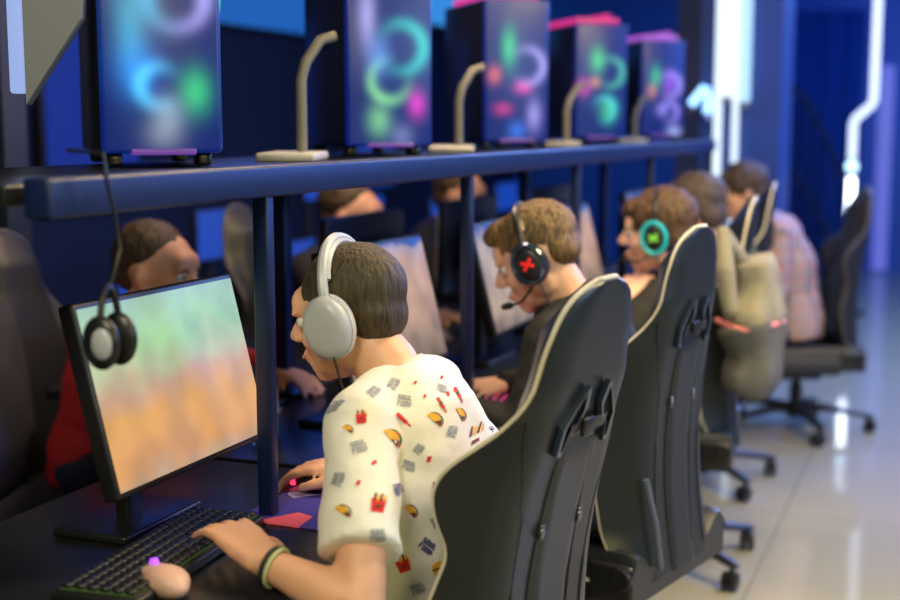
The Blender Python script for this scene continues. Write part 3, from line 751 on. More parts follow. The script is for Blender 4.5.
SKIN = skin_mat('skin_warm', (.78, .42, .27)); SKIN2 = skin_mat('skin_fair', (.80, .47, .35)); 
EYEW = pm('eye_white', (.75, .75, .75), .2); IRIS = pm('iris', (.05, .04, .03), .2)
SHOE = pm('shoe_white', (.5, .5, .52), .5); DENIM = pm('dark_denim', (.02, .03, .07), .8, var=.2, vscale=30)
def person(P, label, skin, hairm, shirtm, sleeve, fine=True, hairparts=None, hair_amp=.006, trouserm=None, collar=None):
    base = V(P['base']); rz = P.get('rz', pi)
    t = empty('person', base, rz, label, 'person')
    Ri = Matrix.Rotation(-rz, 4, 'Z') @ Matrix.Translation(-base)
    L = lambda p: Ri @ V(p)
    J = {k: L(v) for k, v in P['J'].items()}
    vx = P.get('voxel', .0062 if fine else .010)
    side = V((0, 1, 0))
    HM = Matrix.Translation(J['head']) @ rotm(P.get('hy', 0), P.get('hp', 0), P.get('hr', 0)) @ Matrix.Scale(P.get('hs', 1.05), 4)
    # ---- skin
    mb = MB(); head_parts(mb, HM)
    nb = J['neck']; mb.cap(HM @ V((-.022, 0, -.045)), .052, nb, .056); mb.cap(HM @ V((0, 0, -.06)), .040, nb+V((.02, 0, .01)), .045)
    pel, ch, uc = J['pelvis'], J['chest'], J['upper']
    mb.loft([(pel+V((0, 0, -.09)), .12, .08), (pel, .15, .10), (pel.lerp(ch, .5), .125, .09), (ch, .145, .105), (uc, .15, .09), (uc.lerp(nb, .7), .07, .06), (nb, .045, .05)], side)
    for s, S in ((1, 'L'), (-1, 'R')):
        sh, el, wr, hd = J['sh'+S], J['el'+S], J['wr'+S], J['hd'+S]
        mb.cap(sh, .046, el, .037); mb.cap(el, .038, el.lerp(wr, .35), .037); mb.cap(el.lerp(wr, .35), .037, wr, .024)
        mb.cap(uc.lerp(sh, .3), .055, sh, .046)
        hm = frame_to(wr, hd-wr, P.get('hup'+S, (0, 0, 1)))
        hand_parts(mb, hm @ Matrix.Scale(1.06, 4), -s, P.get('curl'+S, .4))
        mb.cap(wr, .024, hm @ V((.02, 0, 0)), .022, fl=.8)
        hip = pel+V((.02, s*.085, -.02)); kn, an = J['kn'+S], J['an'+S]
        mb.cap(hip, .075, kn, .052); mb.cap(kn, .052, an, .036); mb.cap(an, .036, an+V((.12, 0, -.045)), .026); mb.cap(an, .036, an+V((-.03, 0, -.04)), .028)
    organic('body', mb, skin, t, vx, 5)
    # ---- eyes
    for s in (-1, 1):
        mb = MB(); mb.M = HM; mb.ell((.076, s*.030, .008), (.0125, .0125, .0115)); mb.ell((.0865, s*.030, .008), (.004, .0055, .0055), mi=1); mb.build('eye', [EYEW, IRIS], t)
        mb = MB(); mb.M = HM; mb.tube([(.092, s*.016, .022), (.092, s*.028, .028), (.084, s*.042, .025)], [.0025, .0035, .002], 6); mb.build('eyebrow', hairm, t)
    mb = MB(); mb.M = HM; mb.tube([(.098, -.020, -.055), (.1045, -.008, -.0545), (.1045, .008, -.0545), (.098, .020, -.055)], .0032, 6); mb.build('lips', pm('lips_'+str(random.random()), (.5, .16, .14), .45), t)
    # ---- hair
    mb = MB(); mb.M = HM
    for c, r in (hairparts or [((-.020, 0, .042), (.104, .083, .088)), ((-.05, 0, -.005), (.065, .074, .06))]): mb.ell(c, r)
    organic('hair', mb, hairm, t, .006, 2, hair_fn(hair_amp, 38, base.y*3))
    # ---- shirt
    mb = MB(); k = P.get('bulk', 1.0)
    mb.loft([(pel+V((-.01, 0, -.07)), .165*k, .115*k), (pel+V((0, 0, .02)), .17*k, .122*k), (pel.lerp(ch, .5), .155*k, .118*k), (ch, .170*k, .125*k), (uc, P.get('uw', .178), .108*k), (uc.lerp(nb, .55), .115, .082), (uc.lerp(nb, .85), .072, .070)], side)
    for s, S in ((1, 'L'), (-1, 'R')):
        sh, el, wr = J['sh'+S], J['el'+S], J['wr'+S]
        mb.cap(uc.lerp(nb, .55), .055, sh+V((0, 0, .004)), .060)
        if sleeve == 'short':
            e = sh.lerp(el, .72); d = (el-sh).normalized()
            mb.tube([sh-d*.03, sh, sh.lerp(el, .3), e-d*.01, e], [q_*P.get('sr', 1) for q_ in (.048, .064, .066, .070, .073)], 20)
        else:
            mb.cap(sh, .062, el, .052); mb.cap(el, .052, el.lerp(wr, .5), .046); mb.cap(el.lerp(wr, .5), .046, wr, .036)
    if collar:
        mb.tube([nb+V((-.06, 0, .02)), nb+V((-.05, .06, .0)), nb+V((0, .075, -.02)), nb+V((.05, .04, -.045)), nb+V((.06, 0, -.055)), nb+V((.05, -.04, -.045)), nb+V((0, -.075, -.02)), nb+V((-.05, -.06, 0))], collar, 10, closed=True)
        if collar > .025: mb.ell(nb+V((-.085, 0, -.03)), (.05, .10, .05))
    sm = P.get('seed', 1.0)
    def wr_fn(a, nr):
        for i in range(len(a)):
            p = V((a[i][0]*9+sm, a[i][1]*9, a[i][2]*14)); n = noise.noise(p)+.5*noise.noise(p*2.1)
            a[i] += nr[i]*.006*n
        return a
    shirt = organic('shirt', mb, shirtm, t, P.get('sv', .0075 if fine else .011), 4, wr_fn)
    mb = MB()
    for s, S in ((1, 'L'), (-1, 'R')):
        hip = pel+V((0, s*.085, -.02)); kn, an = J['kn'+S], J['an'+S]
        mb.cap(hip, .092, kn, .068); mb.cap(kn, .068, an+V((0, 0, .03)), .050)
    mb.ell(pel+V((-.01, 0, -.02)), (.115, .16, .095)); organic('trousers', mb, trouserm or DENIM, t, .012, 5)
    for s, S in ((1, 'L'), (-1, 'R')):
        an = J['an'+S]; mb = MB(); mb.cap(an+V((-.03, 0, -.045)), .036, an+V((.13, 0, -.055)), .030); mb.cap(an, .045, an+V((.03, 0, -.04)), .040); organic('shoe', mb, SHOE, t, .008, 3)
    return t, HM, shirt, Matrix.Translation(base) @ Matrix.Rotation(rz, 4, 'Z')
def J0(x, y, **kw):
    """seated defaults for a player facing -X at pelvis (x, y)"""
    d = dict(pelvis=(x, y, .57), chest=(x-.06, y, .84), upper=(x-.10, y, .97), neck=(x-.13, y, 1.04), head=(x-.20, y, 1.13),
             shL=(x-.10, y-.18, .98), shR=(x-.10, y+.18, .98), elL=(x-.10, y-.30, .74), elR=(x-.10, y+.30, .74),
             wrL=(x-.32, y-.26, .79), wrR=(x-.32, y+.24, .79), hdL=(x-.45, y-.20, .78), hdR=(x-.45, y+.2, .78),
             knL=(x-.42, y-.12, .52), knR=(x-.42, y+.12, .52), anL=(x-.40, y-.12, .10), anR=(x-.40, y+.12, .10))
    d.update(kw); return d

WHITEC = pm('white_cotton', (.80, .79, .74), .85, sheen=.2, bump=.15, bscale=40)
PR = {k: pm('print_'+k, c, .8) for k, c in dict(yellow=(.80, .42, .02), green=(.03, .16, .04), brown=(.14, .04, .015), red=(.62, .015, .02), grey=(.25, .28, .36), navy=(.02, .03, .22), cream=(.7, .66, .5)).items()}
HB = hair_mat('hair_brown_cropped', (.022, .014, .006), (.07, .045, .016))
# P1 printed shirt
P1 = dict(base=(-.80, 1.98, 0), hp=radians(14), seed=2, hs=.97, uw=.145, sr=.90, curlL=.35, curlR=.55,
  J=J0(-.84, 1.98, chest=(-.83, 1.99, .84), upper=(-.865, 2.0, .965), neck=(-.905, 2.01, 1.035), head=(-.985, 2.02, 1.120),
       shL=(-.88, 1.845, .975), shR=(-.865, 2.115, .980), elL=(-.79, 1.65, .750), wrL=(-.960, 1.670, .790), hdL=(-1.055, 1.73, .815),
       elR=(-.83, 2.30, .775), wrR=(-1.045, 2.20, .795), hdR=(-1.15, 2.185, .795)))
t1, HM1, shirt1, W1 = person(P1, 'player with cropped brown hair in a white short sleeved shirt printed with tacos and fries', SKIN, HB, WHITEC, 'short',
  hairparts=[((-.022, 0, .044), (.100, .080, .086)), ((-.055, 0, .0), (.055, .072, .065))], hair_amp=.003, collar=.012)

# --- printed motifs on the shirt (thin ink patches lying on the cloth)
def print_shirt(shirt, W, marks, dirv, org, right, up):
    me = shirt.data
    bvh = BVHTree.FromPolygons([v.co.copy() for v in me.vertices], [tuple(p.vertices) for p in me.polygons])
    Wi = W.inverted(); names = list(PR)
    vs = []; fs = []; ms = []
    def put(poly, mat, cx, cy, ang, sc, dv, og, ri, u_, lift):
        pts = []
        for (x, y) in poly:
            xr = (x*cos(ang)-y*sin(ang))*sc+cx; yr = (x*sin(ang)+y*cos(ang))*sc+cy
            p = V(og)+V(ri)*xr+V(u_)*yr
            h = bvh.ray_cast(Wi @ p, Wi.to_3x3() @ V(dv))
            if h[0] is None: return
            if (h[1].normalized()).dot((Wi.to_3x3() @ V(dv)).normalized()) > -.15: return
            pts.append((h[0]-(Wi.to_3x3() @ V(dv)).normalized()*lift*.5+h[1]*lift))
        z = [(p-pts[0]).length for p in pts]
        if max(z) > sc*4: return
        o = len(vs); vs.extend(pts); fs.append(tuple(range(o, o+len(pts)))); ms.append(names.index(mat))
    def strip(outline, mat, *a):
        put(outline, mat, *a)
    def half(n=7): return [(cos(pi*k/n), sin(pi*k/n)) for k in range(n+1)]
    LET = {'S': ['111', '100', '111', '001', '111'], 'O': ['111', '101', '101', '101', '111'], 'U': ['101', '101', '101', '101', '111'], 'L': ['100', '100', '100', '100', '111'],
           'F': ['111', '100', '110', '100', '100'], 'D': ['110', '101', '101', '101', '110'], 'I': ['1', '1', '1', '1', '1']}
    for (kind, x, y, ang, sc, dv, og, ri, u_) in marks:
        A = (x, y, ang, sc, dv, og, ri, u_)
        if kind == 'taco':
            h = half(); 
            for k in range(len(h)-1):
                strip([(h[k][0]*1.0+.12, h[k][1]*.9+.15), (h[k+1][0]+.12, h[k+1][1]*.9+.15), (h[k+1][0]*.86+.12, h[k+1][1]*.75+.12), (h[k][0]*.86+.12, h[k][1]*.75+.12)], 'green' if k % 3 else 'red', *A, .0009)
                strip([(0.1, 0), (h[k][0]*.97, h[k][1]*.78), (h[k+1][0]*.97, h[k+1][1]*.78)], 'yellow' if k > 1 else 'brown', *A, .0013)
        elif kind == 'fries':
            for k in range(4): strip([(-.6+.35*k, .2), (-.35+.35*k, .2), (-.3+.35*k, 1.0-.15*(k % 2)), (-.55+.35*k, 1.0-.15*(k % 2))], 'yellow' if k % 2 else 'brown', *A, .0009)
            strip([(-.65, -1), (.65, -1), (.8, .4), (-.8, .4)], 'red', *A, .0013); strip([(-.3, -.5), (.3, -.5), (.3, -.2), (-.3, -.2)], 'brown', *A, .0017)
        elif kind == 'bottle':
            strip([(-1, -.22), (.4, -.22), (.4, .22), (-1, .22)], 'red', *A, .0013); strip([(.4, -.1), (1, -.1), (1, .1), (.4, .1)], 'red', *A, .0013); strip([(-.4, -.2), (-.1, -.2), (-.1, .2), (-.4, .2)], 'green', *A, .0018)
        elif kind == 'dot':
            strip([(-.7, -.2), (-.1, -.5), (.7, .1), (.1, .5)], 'red', *A, .0013)
        elif kind == 'burger':
            h = half()
            for k in range(len(h)-1): strip([(0, .1), (h[k][0], h[k][1]*.8+.1), (h[k+1][0], h[k+1][1]*.8+.1)], 'yellow', *A, .0013)
            strip([(-1, -.15), (1, -.15), (1, .1), (-1, .1)], 'brown', *A, .0013); strip([(-.9, -.6), (.9, -.6), (1, -.15), (-1, -.15)], 'yellow', *A, .0013)
        elif kind == 'text' or kind == 'gtext':
            for row, word in enumerate(('SOUL', 'FOOD')):
                xx = -1.5
                for chh in word:
                    for ry, line in enumerate(LET[chh]):
                        for rx, b_ in enumerate(line):
                            if b_ == '1':
                                X = xx+rx*.22; Y = .95-row*1.35-ry*.22
                                strip([(X, Y-.23), (X+.23, Y-.23), (X+.23, Y), (X, Y)], 'navy' if kind == 'text' else 'grey', *A, .0013)
                    xx += .80
    nv0 = len(me.vertices)
    bm = bmesh.new(); bm.from_mesh(me); bmv = [bm.verts.new(p) for p in vs]
    for f, mi in zip(fs, ms):
        try: F = bm.faces.new([bmv[i] for i in f])
        except ValueError: continue
        F.material_index = mi+1; F.smooth = False
    bm.to_mesh(me); bm.free()
    for n in names: me.materials.append(PR[n])
# projection plane: seen from the aisle side, oblique
yaw = radians(21.5)
Rt = V((cos(yaw), sin(yaw), 0)); Fw = V((-sin(yaw), cos(yaw), 0))
dv = (Fw*1.94+Rt*(-.07)+V((0, 0, -.53))).normalized()
upv = Rt.cross(dv).normalized(); rtv = dv.cross(upv).normalized()
ogn = V((0, 0, CAMZ))+dv*1.2
S_ = 2.0/1300
pix = [('taco', 388, 445, -.9, 11), ('taco', 433, 425, -.7, 9.5), ('taco', 343, 518, -.5, 8.5), ('taco', 408, 519, -.8, 8), ('taco', 461, 417, -1.1, 8), ('burger', 440, 577, .3, 8), ('taco', 345, 437, -.6, 6),
       ('fries', 359, 423, .1, 7), ('fries', 378, 508, -.15, 9), ('fries', 402, 572, .35, 9), ('fries', 437, 495, .1, 7), ('bottle', 402, 425, -.75, 10), ('bottle', 442, 408, -1.0, 9), ('bottle', 461, 395, -1.1, 9),
       ('dot', 373, 469, 0, 5), ('dot', 358, 489, .4, 5), ('dot', 428, 465, .6, 6), ('dot', 414, 384, .1, 4), ('dot', 424, 399, .8, 4), ('dot', 443, 376, .5, 4), ('dot', 449, 395, 1.2, 5), ('dot', 453, 552, .4, 5),
       ('gtext', 390, 385, 1.1, 4.3), ('gtext', 403, 403, -.15, 5), ('gtext', 357, 452, .3, 5), ('gtext', 408, 471, -.3, 4.3), ('gtext', 417, 454, .9, 3.6), ('gtext', 452, 435, 1.3, 4), ('text', 398, 495, -1.2, 3.8),
       ('gtext', 378, 537, 0, 4.6), ('gtext', 437, 527, .5, 4.6), ('text', 428, 553, -.65, 5.2), ('gtext', 337, 485, 1.3, 4.5), ('gtext', 443, 388, -.2, 3.6), ('gtext', 370, 395, .9, 4), ('gtext', 417, 597, .4, 4.5)]
cx0, cy0 = 403, 480
marks = [(k, (x-cx0)*S_, -(y-cy0)*S_, a, s*S_, dv, ogn, rtv, upv) for k, x, y, a, s in pix]
# the far side and the back of the shirt carry the same print
rr = random.Random(11)
for D, R2 in ((V((-.2, -1, -.2)).normalized(), V((-1, .2, 0)).normalized()), (V((1, .1, -.1)).normalized(), V((0, -1, 0)))):
    U2 = R2.cross(D).normalized(); O2 = V((-.84, 1.99, .80))-D*1.0
    for i in range(7):
        for j in range(8):
            k = ('taco', 'fries', 'bottle', 'gtext', 'dot', 'text')[(i*3+j*5) % 6]
            marks.append((k, -.27+.09*i+rr.uniform(-.015, .015), -.25+.075*j, rr.uniform(-1, 1), .016 if k in ('taco', 'fries', 'bottle') else .0075, D, O2, R2, U2))
print_shirt(shirt1, W1, marks, dv, ogn, rtv, upv)

# P2 black hoodie
HOOD = pm('charcoal_hoodie', (.012, .012, .012), .8, bump=.2, bscale=60)
HB2 = hair_mat('hair_light_brown_fade', (.05, .028, .010), (.24, .14, .05))
P2 = dict(base=(-.78, 3.03, 0), hp=radians(27), seed=5, curlR=.5,
  J=J0(-.78, 3.03, chest=(-.79, 3.03, .82), upper=(-.845, 3.02, .955), neck=(-.875, 3.01, 1.035), head=(-.95, 3.0, 1.130),
       shL=(-.87, 2.84, .960), shR=(-.84, 3.19, .965), elL=(-.90, 2.74, .765), wrL=(-1.09, 2.78, .795), hdL=(-1.19, 2.80, .785),
       elR=(-.86, 3.32, .78), wrR=(-1.06, 3.10, .795), hdR=(-1.16, 3.05, .79)))
t2, HM2, _, W2 = person(P2, 'player in a charcoal hoodie with short light brown hair wearing a black headset', SKIN2, HB2, HOOD, 'long',
  hairparts=[((-.018, 0, .048), (.101, .0775, .083)), ((-.062, 0, .005), (.046, .066, .052)), ((.050, 0, .090), (.055, .052, .032))], hair_amp=.004, collar=.028)
# P3 black tee
BTEE = pm('black_tee', (.012, .012, .013), .8, bump=.15, bscale=50)
HB3 = hair_mat('hair_auburn', (.04, .018, .008), (.13, .065, .025))
P3 = dict(base=(-.89, 4.10, 0), hp=radians(6), seed=8, hs=1.08,
  J=J0(-.87, 4.10, chest=(-.85, 4.10, .80), upper=(-.84, 4.09, .915), neck=(-.835, 4.08, .995), head=(-.885, 4.05, 1.112),
       shL=(-.85, 3.91, .915), shR=(-.83, 4.25, .92), elL=(-.96, 3.80, .79), wrL=(-.955, 3.88, .90), hdL=(-.945, 3.96, .96), elR=(-.93, 4.36, .78), wrR=(-1.12, 4.32, .79), hdR=(-1.22, 4.3, .785)))
t3, HM3, _, W3 = person(P3, 'player in a black tee with auburn hair wearing a turquoise ringed headset', SKIN2, HB3, BTEE, 'short',
  hairparts=[((-.018, 0, .046), (.104, .084, .090)), ((-.055, 0, -.01), (.058, .076, .07)), ((.058, 0, .075), (.045, .06, .035))], hair_amp=.010)
# P4
HB4 = hair_mat('hair_ash_brown', (.03, .022, .02), (.11, .08, .06))
P4 = dict(base=(-.92, 5.08, 0), hp=radians(10), seed=9, hs=1.08, J=J0(-.88, 5.08, upper=(-.89, 5.06, .95), neck=(-.90, 5.04, 1.03), head=(-.96, 5.0, 1.125)))
t4, HM4, _, W4 = person(P4, 'player with ash brown hair half hidden between the turquoise headset player and the white tubes', SKIN, HB4, BTEE, 'long', fine=False, hair_amp=.009,
  hairparts=[((-.018, 0, .046), (.106, .086, .090)), ((-.055, 0, -.01), (.060, .078, .07)), ((.05, 0, .08), (.05, .06, .03))])
# P5 plaid
def plaid():
    m, nt, b = new_mat('plaid_flannel')
    tc = nt.nodes.new('ShaderNodeTexCoord'); sp = nt.nodes.new('ShaderNodeSeparateXYZ'); nt.links.new(tc.outputs['Object'], sp.inputs[0])
    prev = None
    def stripe(axis, f, w, ph):
        a = nt.nodes.new('ShaderNodeMath'); a.operation = 'MULTIPLY_ADD'; a.inputs[1].default_value = f; a.inputs[2].default_value = ph
        nt.links.new(sp.outputs[axis], a.inputs[0]); fr = nt.nodes.new('ShaderNodeMath'); fr.operation = 'FRACT'; nt.links.new(a.outputs[0], fr.inputs[0])
        lt = nt.nodes.new('ShaderNodeMath'); lt.operation = 'LESS_THAN'; lt.inputs[1].default_value = w; nt.links.new(fr.outputs[0], lt.inputs[0]); return lt
    col = (.50, .40, .38, 1)
    cur = None
    for axis, f, w, ph, c in (('Z', 15, .25, 0, (.40, .14, .12, 1)), ('Y', 15, .22, .1, (.40, .14, .12, 1)), ('X', 15, .22, .1, (.36, .12, .10, 1)), ('Z', 15, .14, .5, (.05, .06, .10, 1)), ('Y', 15, .14, .55, (.05, .06, .10, 1)), ('X', 15, .14, .55, (.05, .06, .10, 1))):
        s = stripe(axis, f, w, ph); mx = nt.nodes.new('ShaderNodeMix'); mx.data_type = 'RGBA'
        sc = nt.nodes.new('ShaderNodeMath'); sc.operation = 'MULTIPLY'; sc.inputs[1].default_value = .55; nt.links.new(s.outputs[0], sc.inputs[0]); nt.links.new(sc.outputs[0], mx.inputs[0])
        if cur is None: mx.inputs[6].default_value = col
        else: nt.links.new(cur, mx.inputs[6])
        mx.inputs[7].default_value = c; cur = mx.outputs[2]
    nt.links.new(cur, b.inputs['Base Color']); b.inputs['Roughness'].default_value = .85
    return m
HB5 = hair_mat('hair_dark_brown', (.025, .014, .008), (.09, .055, .03))
th = radians(21.5)
def Q(x, y, z): # along facing (view-left) from the seat of the side-on chair
    fx, fy = -cos(th), -sin(th); lx_, ly_ = sin(th), -cos(th)
    return (-.745+fx*x+lx_*y, 6.28+fy*x+ly_*y, z)
P5 = dict(base=(-.745, 6.28, 0), rz=pi+th, hp=radians(14), seed=12, bulk=1.14,
  J=dict(pelvis=Q(-.02, 0, .53), chest=Q(.03, 0, .80), upper=Q(.10, 0, .96), neck=Q(.17, 0, 1.03), head=Q(.235, 0, 1.135), shL=Q(.10, .18, .96), shR=Q(.10, -.18, .96),
         elL=Q(.12, .24, .70), elR=Q(.14, -.25, .72), wrL=Q(.34, .18, .72), wrR=Q(.36, -.18, .76), hdL=Q(.46, .14, .74), hdR=Q(.5, -.14, .77),
         knL=Q(.42, .12, .50), knR=Q(.42, -.12, .50), anL=Q(.42, .12, .10), anR=Q(.42, -.12, .10)))
t5, HM5, _, W5 = person(P5, 'person in a pink and grey plaid shirt leaning forward on the black side-on chair', SKIN, HB5, plaid(), 'long', fine=False, hair_amp=.012, collar=.016,
  hairparts=[((-.020, 0, .046), (.110, .090, .094)), ((-.060, 0, -.02), (.062, .082, .075)), ((.05, 0, .08), (.05, .06, .03))])
# opposite players
def opp(y, label, hairm, shirtm, skin, headz=1.10, x=-2.10):
    J = {}
    for k, v in J0(0, 0).items(): J[k] = (x-v[0], y-v[1], v[2])
    J['head'] = (x+.16, y, headz); J['neck'] = (x+.10, y, headz-.10); J['upper'] = (x+.06, y, headz-.17); J['chest'] = (x+.02, y, headz-.30)
    J['pelvis'] = (x-.04, y, .57)
    for S, s in (('L', 1), ('R', -1)): J['sh'+S] = (x+.07, y+s*.18, headz-.16); J['el'+S] = (x+.18, y+s*.24, .79); J['wr'+S] = (x+.40, y+s*.16, .80); J['hd'+S] = (x+.52, y+s*.12, .79)
    person(dict(base=(x, y, 0), rz=0, hp=radians(8), J=J, seed=y), label, skin, hairm, shirtm, 'long', fine=False, hair_amp=.006, hairparts=[((-.035, 0, .052), (.098, .080, .080)), ((-.07, 0, .0), (.045, .07, .06))])
RED = pm('red_cotton', (.55, .02, .03), .8); BLK = pm('black_cotton', (.01, .012, .02), .8)
for y, l in ((2.86, 'black gaming chair behind the player in red across the desks'), (4.12, 'black gaming chair behind the dark dressed player across the desks, middle of the three'), (5.05, 'black gaming chair behind the farthest player across the desks')):
    c2 = dup(c); place(c2, (-2.16, y, 0), 0, l, 'gaming chairs of the opposite row')
opp(2.86, 'player in red across the desks, face showing above the largest monitor', HB5, RED, SKIN, 1.065)
opp(4.02, 'player in dark clothes across the desks, face just above the shirt player\'s head', HB5, BLK, SKIN, 1.13)
opp(5.05, 'dark dressed player across the desks, seen small beside the black headset player\'s forehead', HB5, BLK, SKIN, 1.15)

# ------------------------------------------------------------------ headsets (worn)
def headset(W, HM, label, cup, pad, ringm, mic=True, logo=None, r=.042, band=None, cord=None):
    loc, q, sc_ = (W @ HM).decompose()
    t = bpy.data.objects.new('headset', None); COL.objects.link(t); t.location = loc; t.rotation_mode = 'QUATERNION'; t.rotation_quaternion = q
    tag(t, label, 'headset', 'headsets worn by the players')
    pts = []
    for k in range(25):
        a = pi*k/24; pts.append((-.012+.0*sin(a), .098*cos(a), .004+.134*sin(a)**.85 if sin(a) > 0 else .004))
    mb = MB(); mb.tube(pts, .009, 8, flat=1.0); mb.tube([(p[0], p[1]*.97, p[2]-.008) for p in pts[4:-4]], .013, 8, flat=.6); mb.build('headband', band or cup, t)
    for s in (1, -1):
        Rs = Matrix.Rotation(-s*pi/2, 3, 'X')
        E2 = lambda c, prof, m, nm, par: None
        def oval(prof, m, nm, par):
            mb = MB(); n = 28
            mb.rings([[V((-.006, s*z, -.008))+V((rad*.86*cos(2*pi*k/n), 0, rad*1.08*sin(2*pi*k/n))) for k in range(n)] for rad, z in prof]); return mb.build(nm, m, par)
        cu = oval([(.001, .088), (r*.9, .088), (r, .094), (r, .104), (r*.86, .114), (r*.6, .118), (.001, .118)], cup, 'ear_cup', t)
        oval([(r*.6, .074), (r*.95, .074), (r*1.04, .080), (r*1.02, .090), (.001, .090)], pad, 'ear_pad', cu)
        if ringm: 
            mb = MB(); n = 32; mb.tube([(-.006+r*.80*cos(2*pi*k/n), s*.112, -.008+r*1.0*sin(2*pi*k/n)) for k in range(n)], r*.16, 8, closed=True); mb.build('ear_cup_ring', ringm, cu)
        if logo:
            mb = MB()
            for a in (.7, -.6): mb.rbox((-.006, s*.1185, -.008), (.034, .003, .008), .001, R=Matrix.Rotation(a, 3, 'Y'))
            mb.build('ear_cup_mark', logo, cu)
    if mic:
        mb = MB(); mb.tube([(.0, .10, -.045), (.02, .103, -.065), (.055, .092, -.080), (.085, .070, -.078), (.10, .055, -.075)], .0035, 8); 
        mc = mb.build('microphone_boom', PLASTIC, t)
        mb = MB(); mb.cap((.10, .055, -.075), .009, (.118, .045, -.072), .008); mb.build('microphone', PLASTIC, mc)
    if cord:
        mb = MB(); mb.tube([(-.01, .108, -.05), (-.012, .108, -.09), (-.01, .10, -.14), (.0, .09, -.19), (.01, .085, -.25), (.02, .10, -.30)], .0022, 6); mb.build('cord', PLASTIC, t)
    return t
GREYP = pm('pale_grey_plastic', (.42, .44, .50), .35); GREYW = pm('white_plastic', (.62, .62, .68), .4)
headset(W1, HM1, 'pale grey headset on the player in the printed shirt', GREYP, GREYW, None, mic=False, r=.050, cord=True)
REDM = pm('red_mark', (.7, .02, .02), .4, emit=(1, .02, .02), es=.4)
headset(W2, HM2, 'black headset with a red mark and microphone boom on the hoodie player', PLASTIC, LEATHER_D, GLOSSP, logo=REDM, r=.045, cord=True)
TURQ = pm('turquoise_plastic', (.02, .50, .58), .3); GRNM = pm('green_mark', (.2, .6, .05), .4, emit=(.3, .9, .1), es=.3)
headset(W3, HM3, 'black headset with turquoise ringed ear cups on the player in the black tee', PLASTIC, LEATHER_D, TURQ, mic=True, logo=GRNM, r=.047, cord=True)

# spare headset hanging on the rail before the largest monitor
t = empty('hanging_headset', (-1.085, 1.475, 1.36), 0, 'dark headset hanging by its cable from the rail before the largest monitor', 'headset')
mb = MB(); mb.tube([(0, 0, .03), (.0, .02, -.03), (.0, .03, -.08), (0, .01, -.12), (0, 0, -.13)], .003, 6); mb.tube([(-.06, 0, .056), (0, 0, .052), (.004, 0, .02)], .003, 6); mb.build('cable', PLASTIC, t)
mb = MB(); mb.tube([(.0, .022*cos(pi*k/14), -.20+.07*sin(pi*k/14)) for k in range(15)], .005, 8); mb.build('headband', PLASTIC, t)
for s_ in (-1, 1):
    mb = MB(); mb.ell((0, s_*.020, -.205), (.030, .013, .038)); cu = mb.build('ear_cup', PLASTIC, t)
    mb = MB(); mb.ell((.006, s_*.026, -.205), (.018, .010, .024)); mb.build('ear_cup_mark', GREYP, cu)

# wristband on the left wrist of P1
wl = V(P1['J']['wrL']); el_ = V(P1['J']['elL']); d = (wl-el_).normalized(); c = wl-d*.012
mb = MB(); fr = frame_to((0, 0, 0), d)
for off, rad, mi in ((0, .0285, 0), (-.010, .0300, 1)):
    mb.tube([fr @ V((off, rad*cos(2*pi*k/24), rad*sin(2*pi*k/24))) for k in range(24)], .0035, 8, mi=mi, closed=True)
o = mb.build('wristband', [pm('black_band', (.02, .03, .03), .6), pm('pale_band', (.5, .55, .3), .6)], loc=c); tag(o, 'black and pale beaded wristbands on the left wrist of the printed shirt player', 'wristband')

# jacket over third chair
JK = pm('beige_canvas', (.27, .25, .18), .85, var=.15, vscale=14, bump=.3, bscale=30); JK2 = pm('grey_canvas', (.11, .11, .105), .85, var=.15, vscale=14, bump=.3, bscale=30)
t = empty('jacket', (-.62, 4.06, 0), radians(186), 'beige and grey jacket with a pink stripe hanging over the backrest of the third chair', 'jacket')
def jacket_part(name, z0, z1, mt, w0, w1, d0, d1, par):
    mb = MB(); st = []
    for k in range(9):
        q = k/8; z = z0+(z1-z0)*q; st.append((V((-.02-.02*sin(q*pi), -.02, z)), w0+(w1-w0)*q+.012*sin(q*7), d0+(d1-d0)*q+.006*sin(q*9)))
    mb.loft(st, (0, 1, 0))
    def fn(a, nr):
        for i in range(len(a)):
            p = V((a[i][0]*14, a[i][1]*26, a[i][2]*6)); a[i] += nr[i]*.014*noise.noise(p)
        return a
    return organic(name, mb, mt, par, .009, 4, fn)
b1 = jacket_part('jacket_body', .84, 1.035, JK, .165, .12, .095, .065, t)
b2 = jacket_part('jacket_lower', .63, .85, JK2, .155, .175, .08, .10, t)
mb = MB(); mb.tube([(-.02+.103*cos(a), -.02+.168*sin(a), .845+.006*sin(3*a)) for a in [2*pi*k/40 for k in range(40)]], .009, 8, closed=True); mb.build('pink_stripe', pm('pink_cloth', (.8, .25, .25), .7), t)
mb = MB(); mb.cap((.06, .12, 1.13), .022, (.05, .15, 1.02), .032); mb.cap((.05, .15, 1.02), .032, (.03, .15, .90), .026); mb.cap((.0, .02, 1.02), .03, (.06, .12, 1.13), .022); organic('sleeve', mb, JK, t, .009, 3)

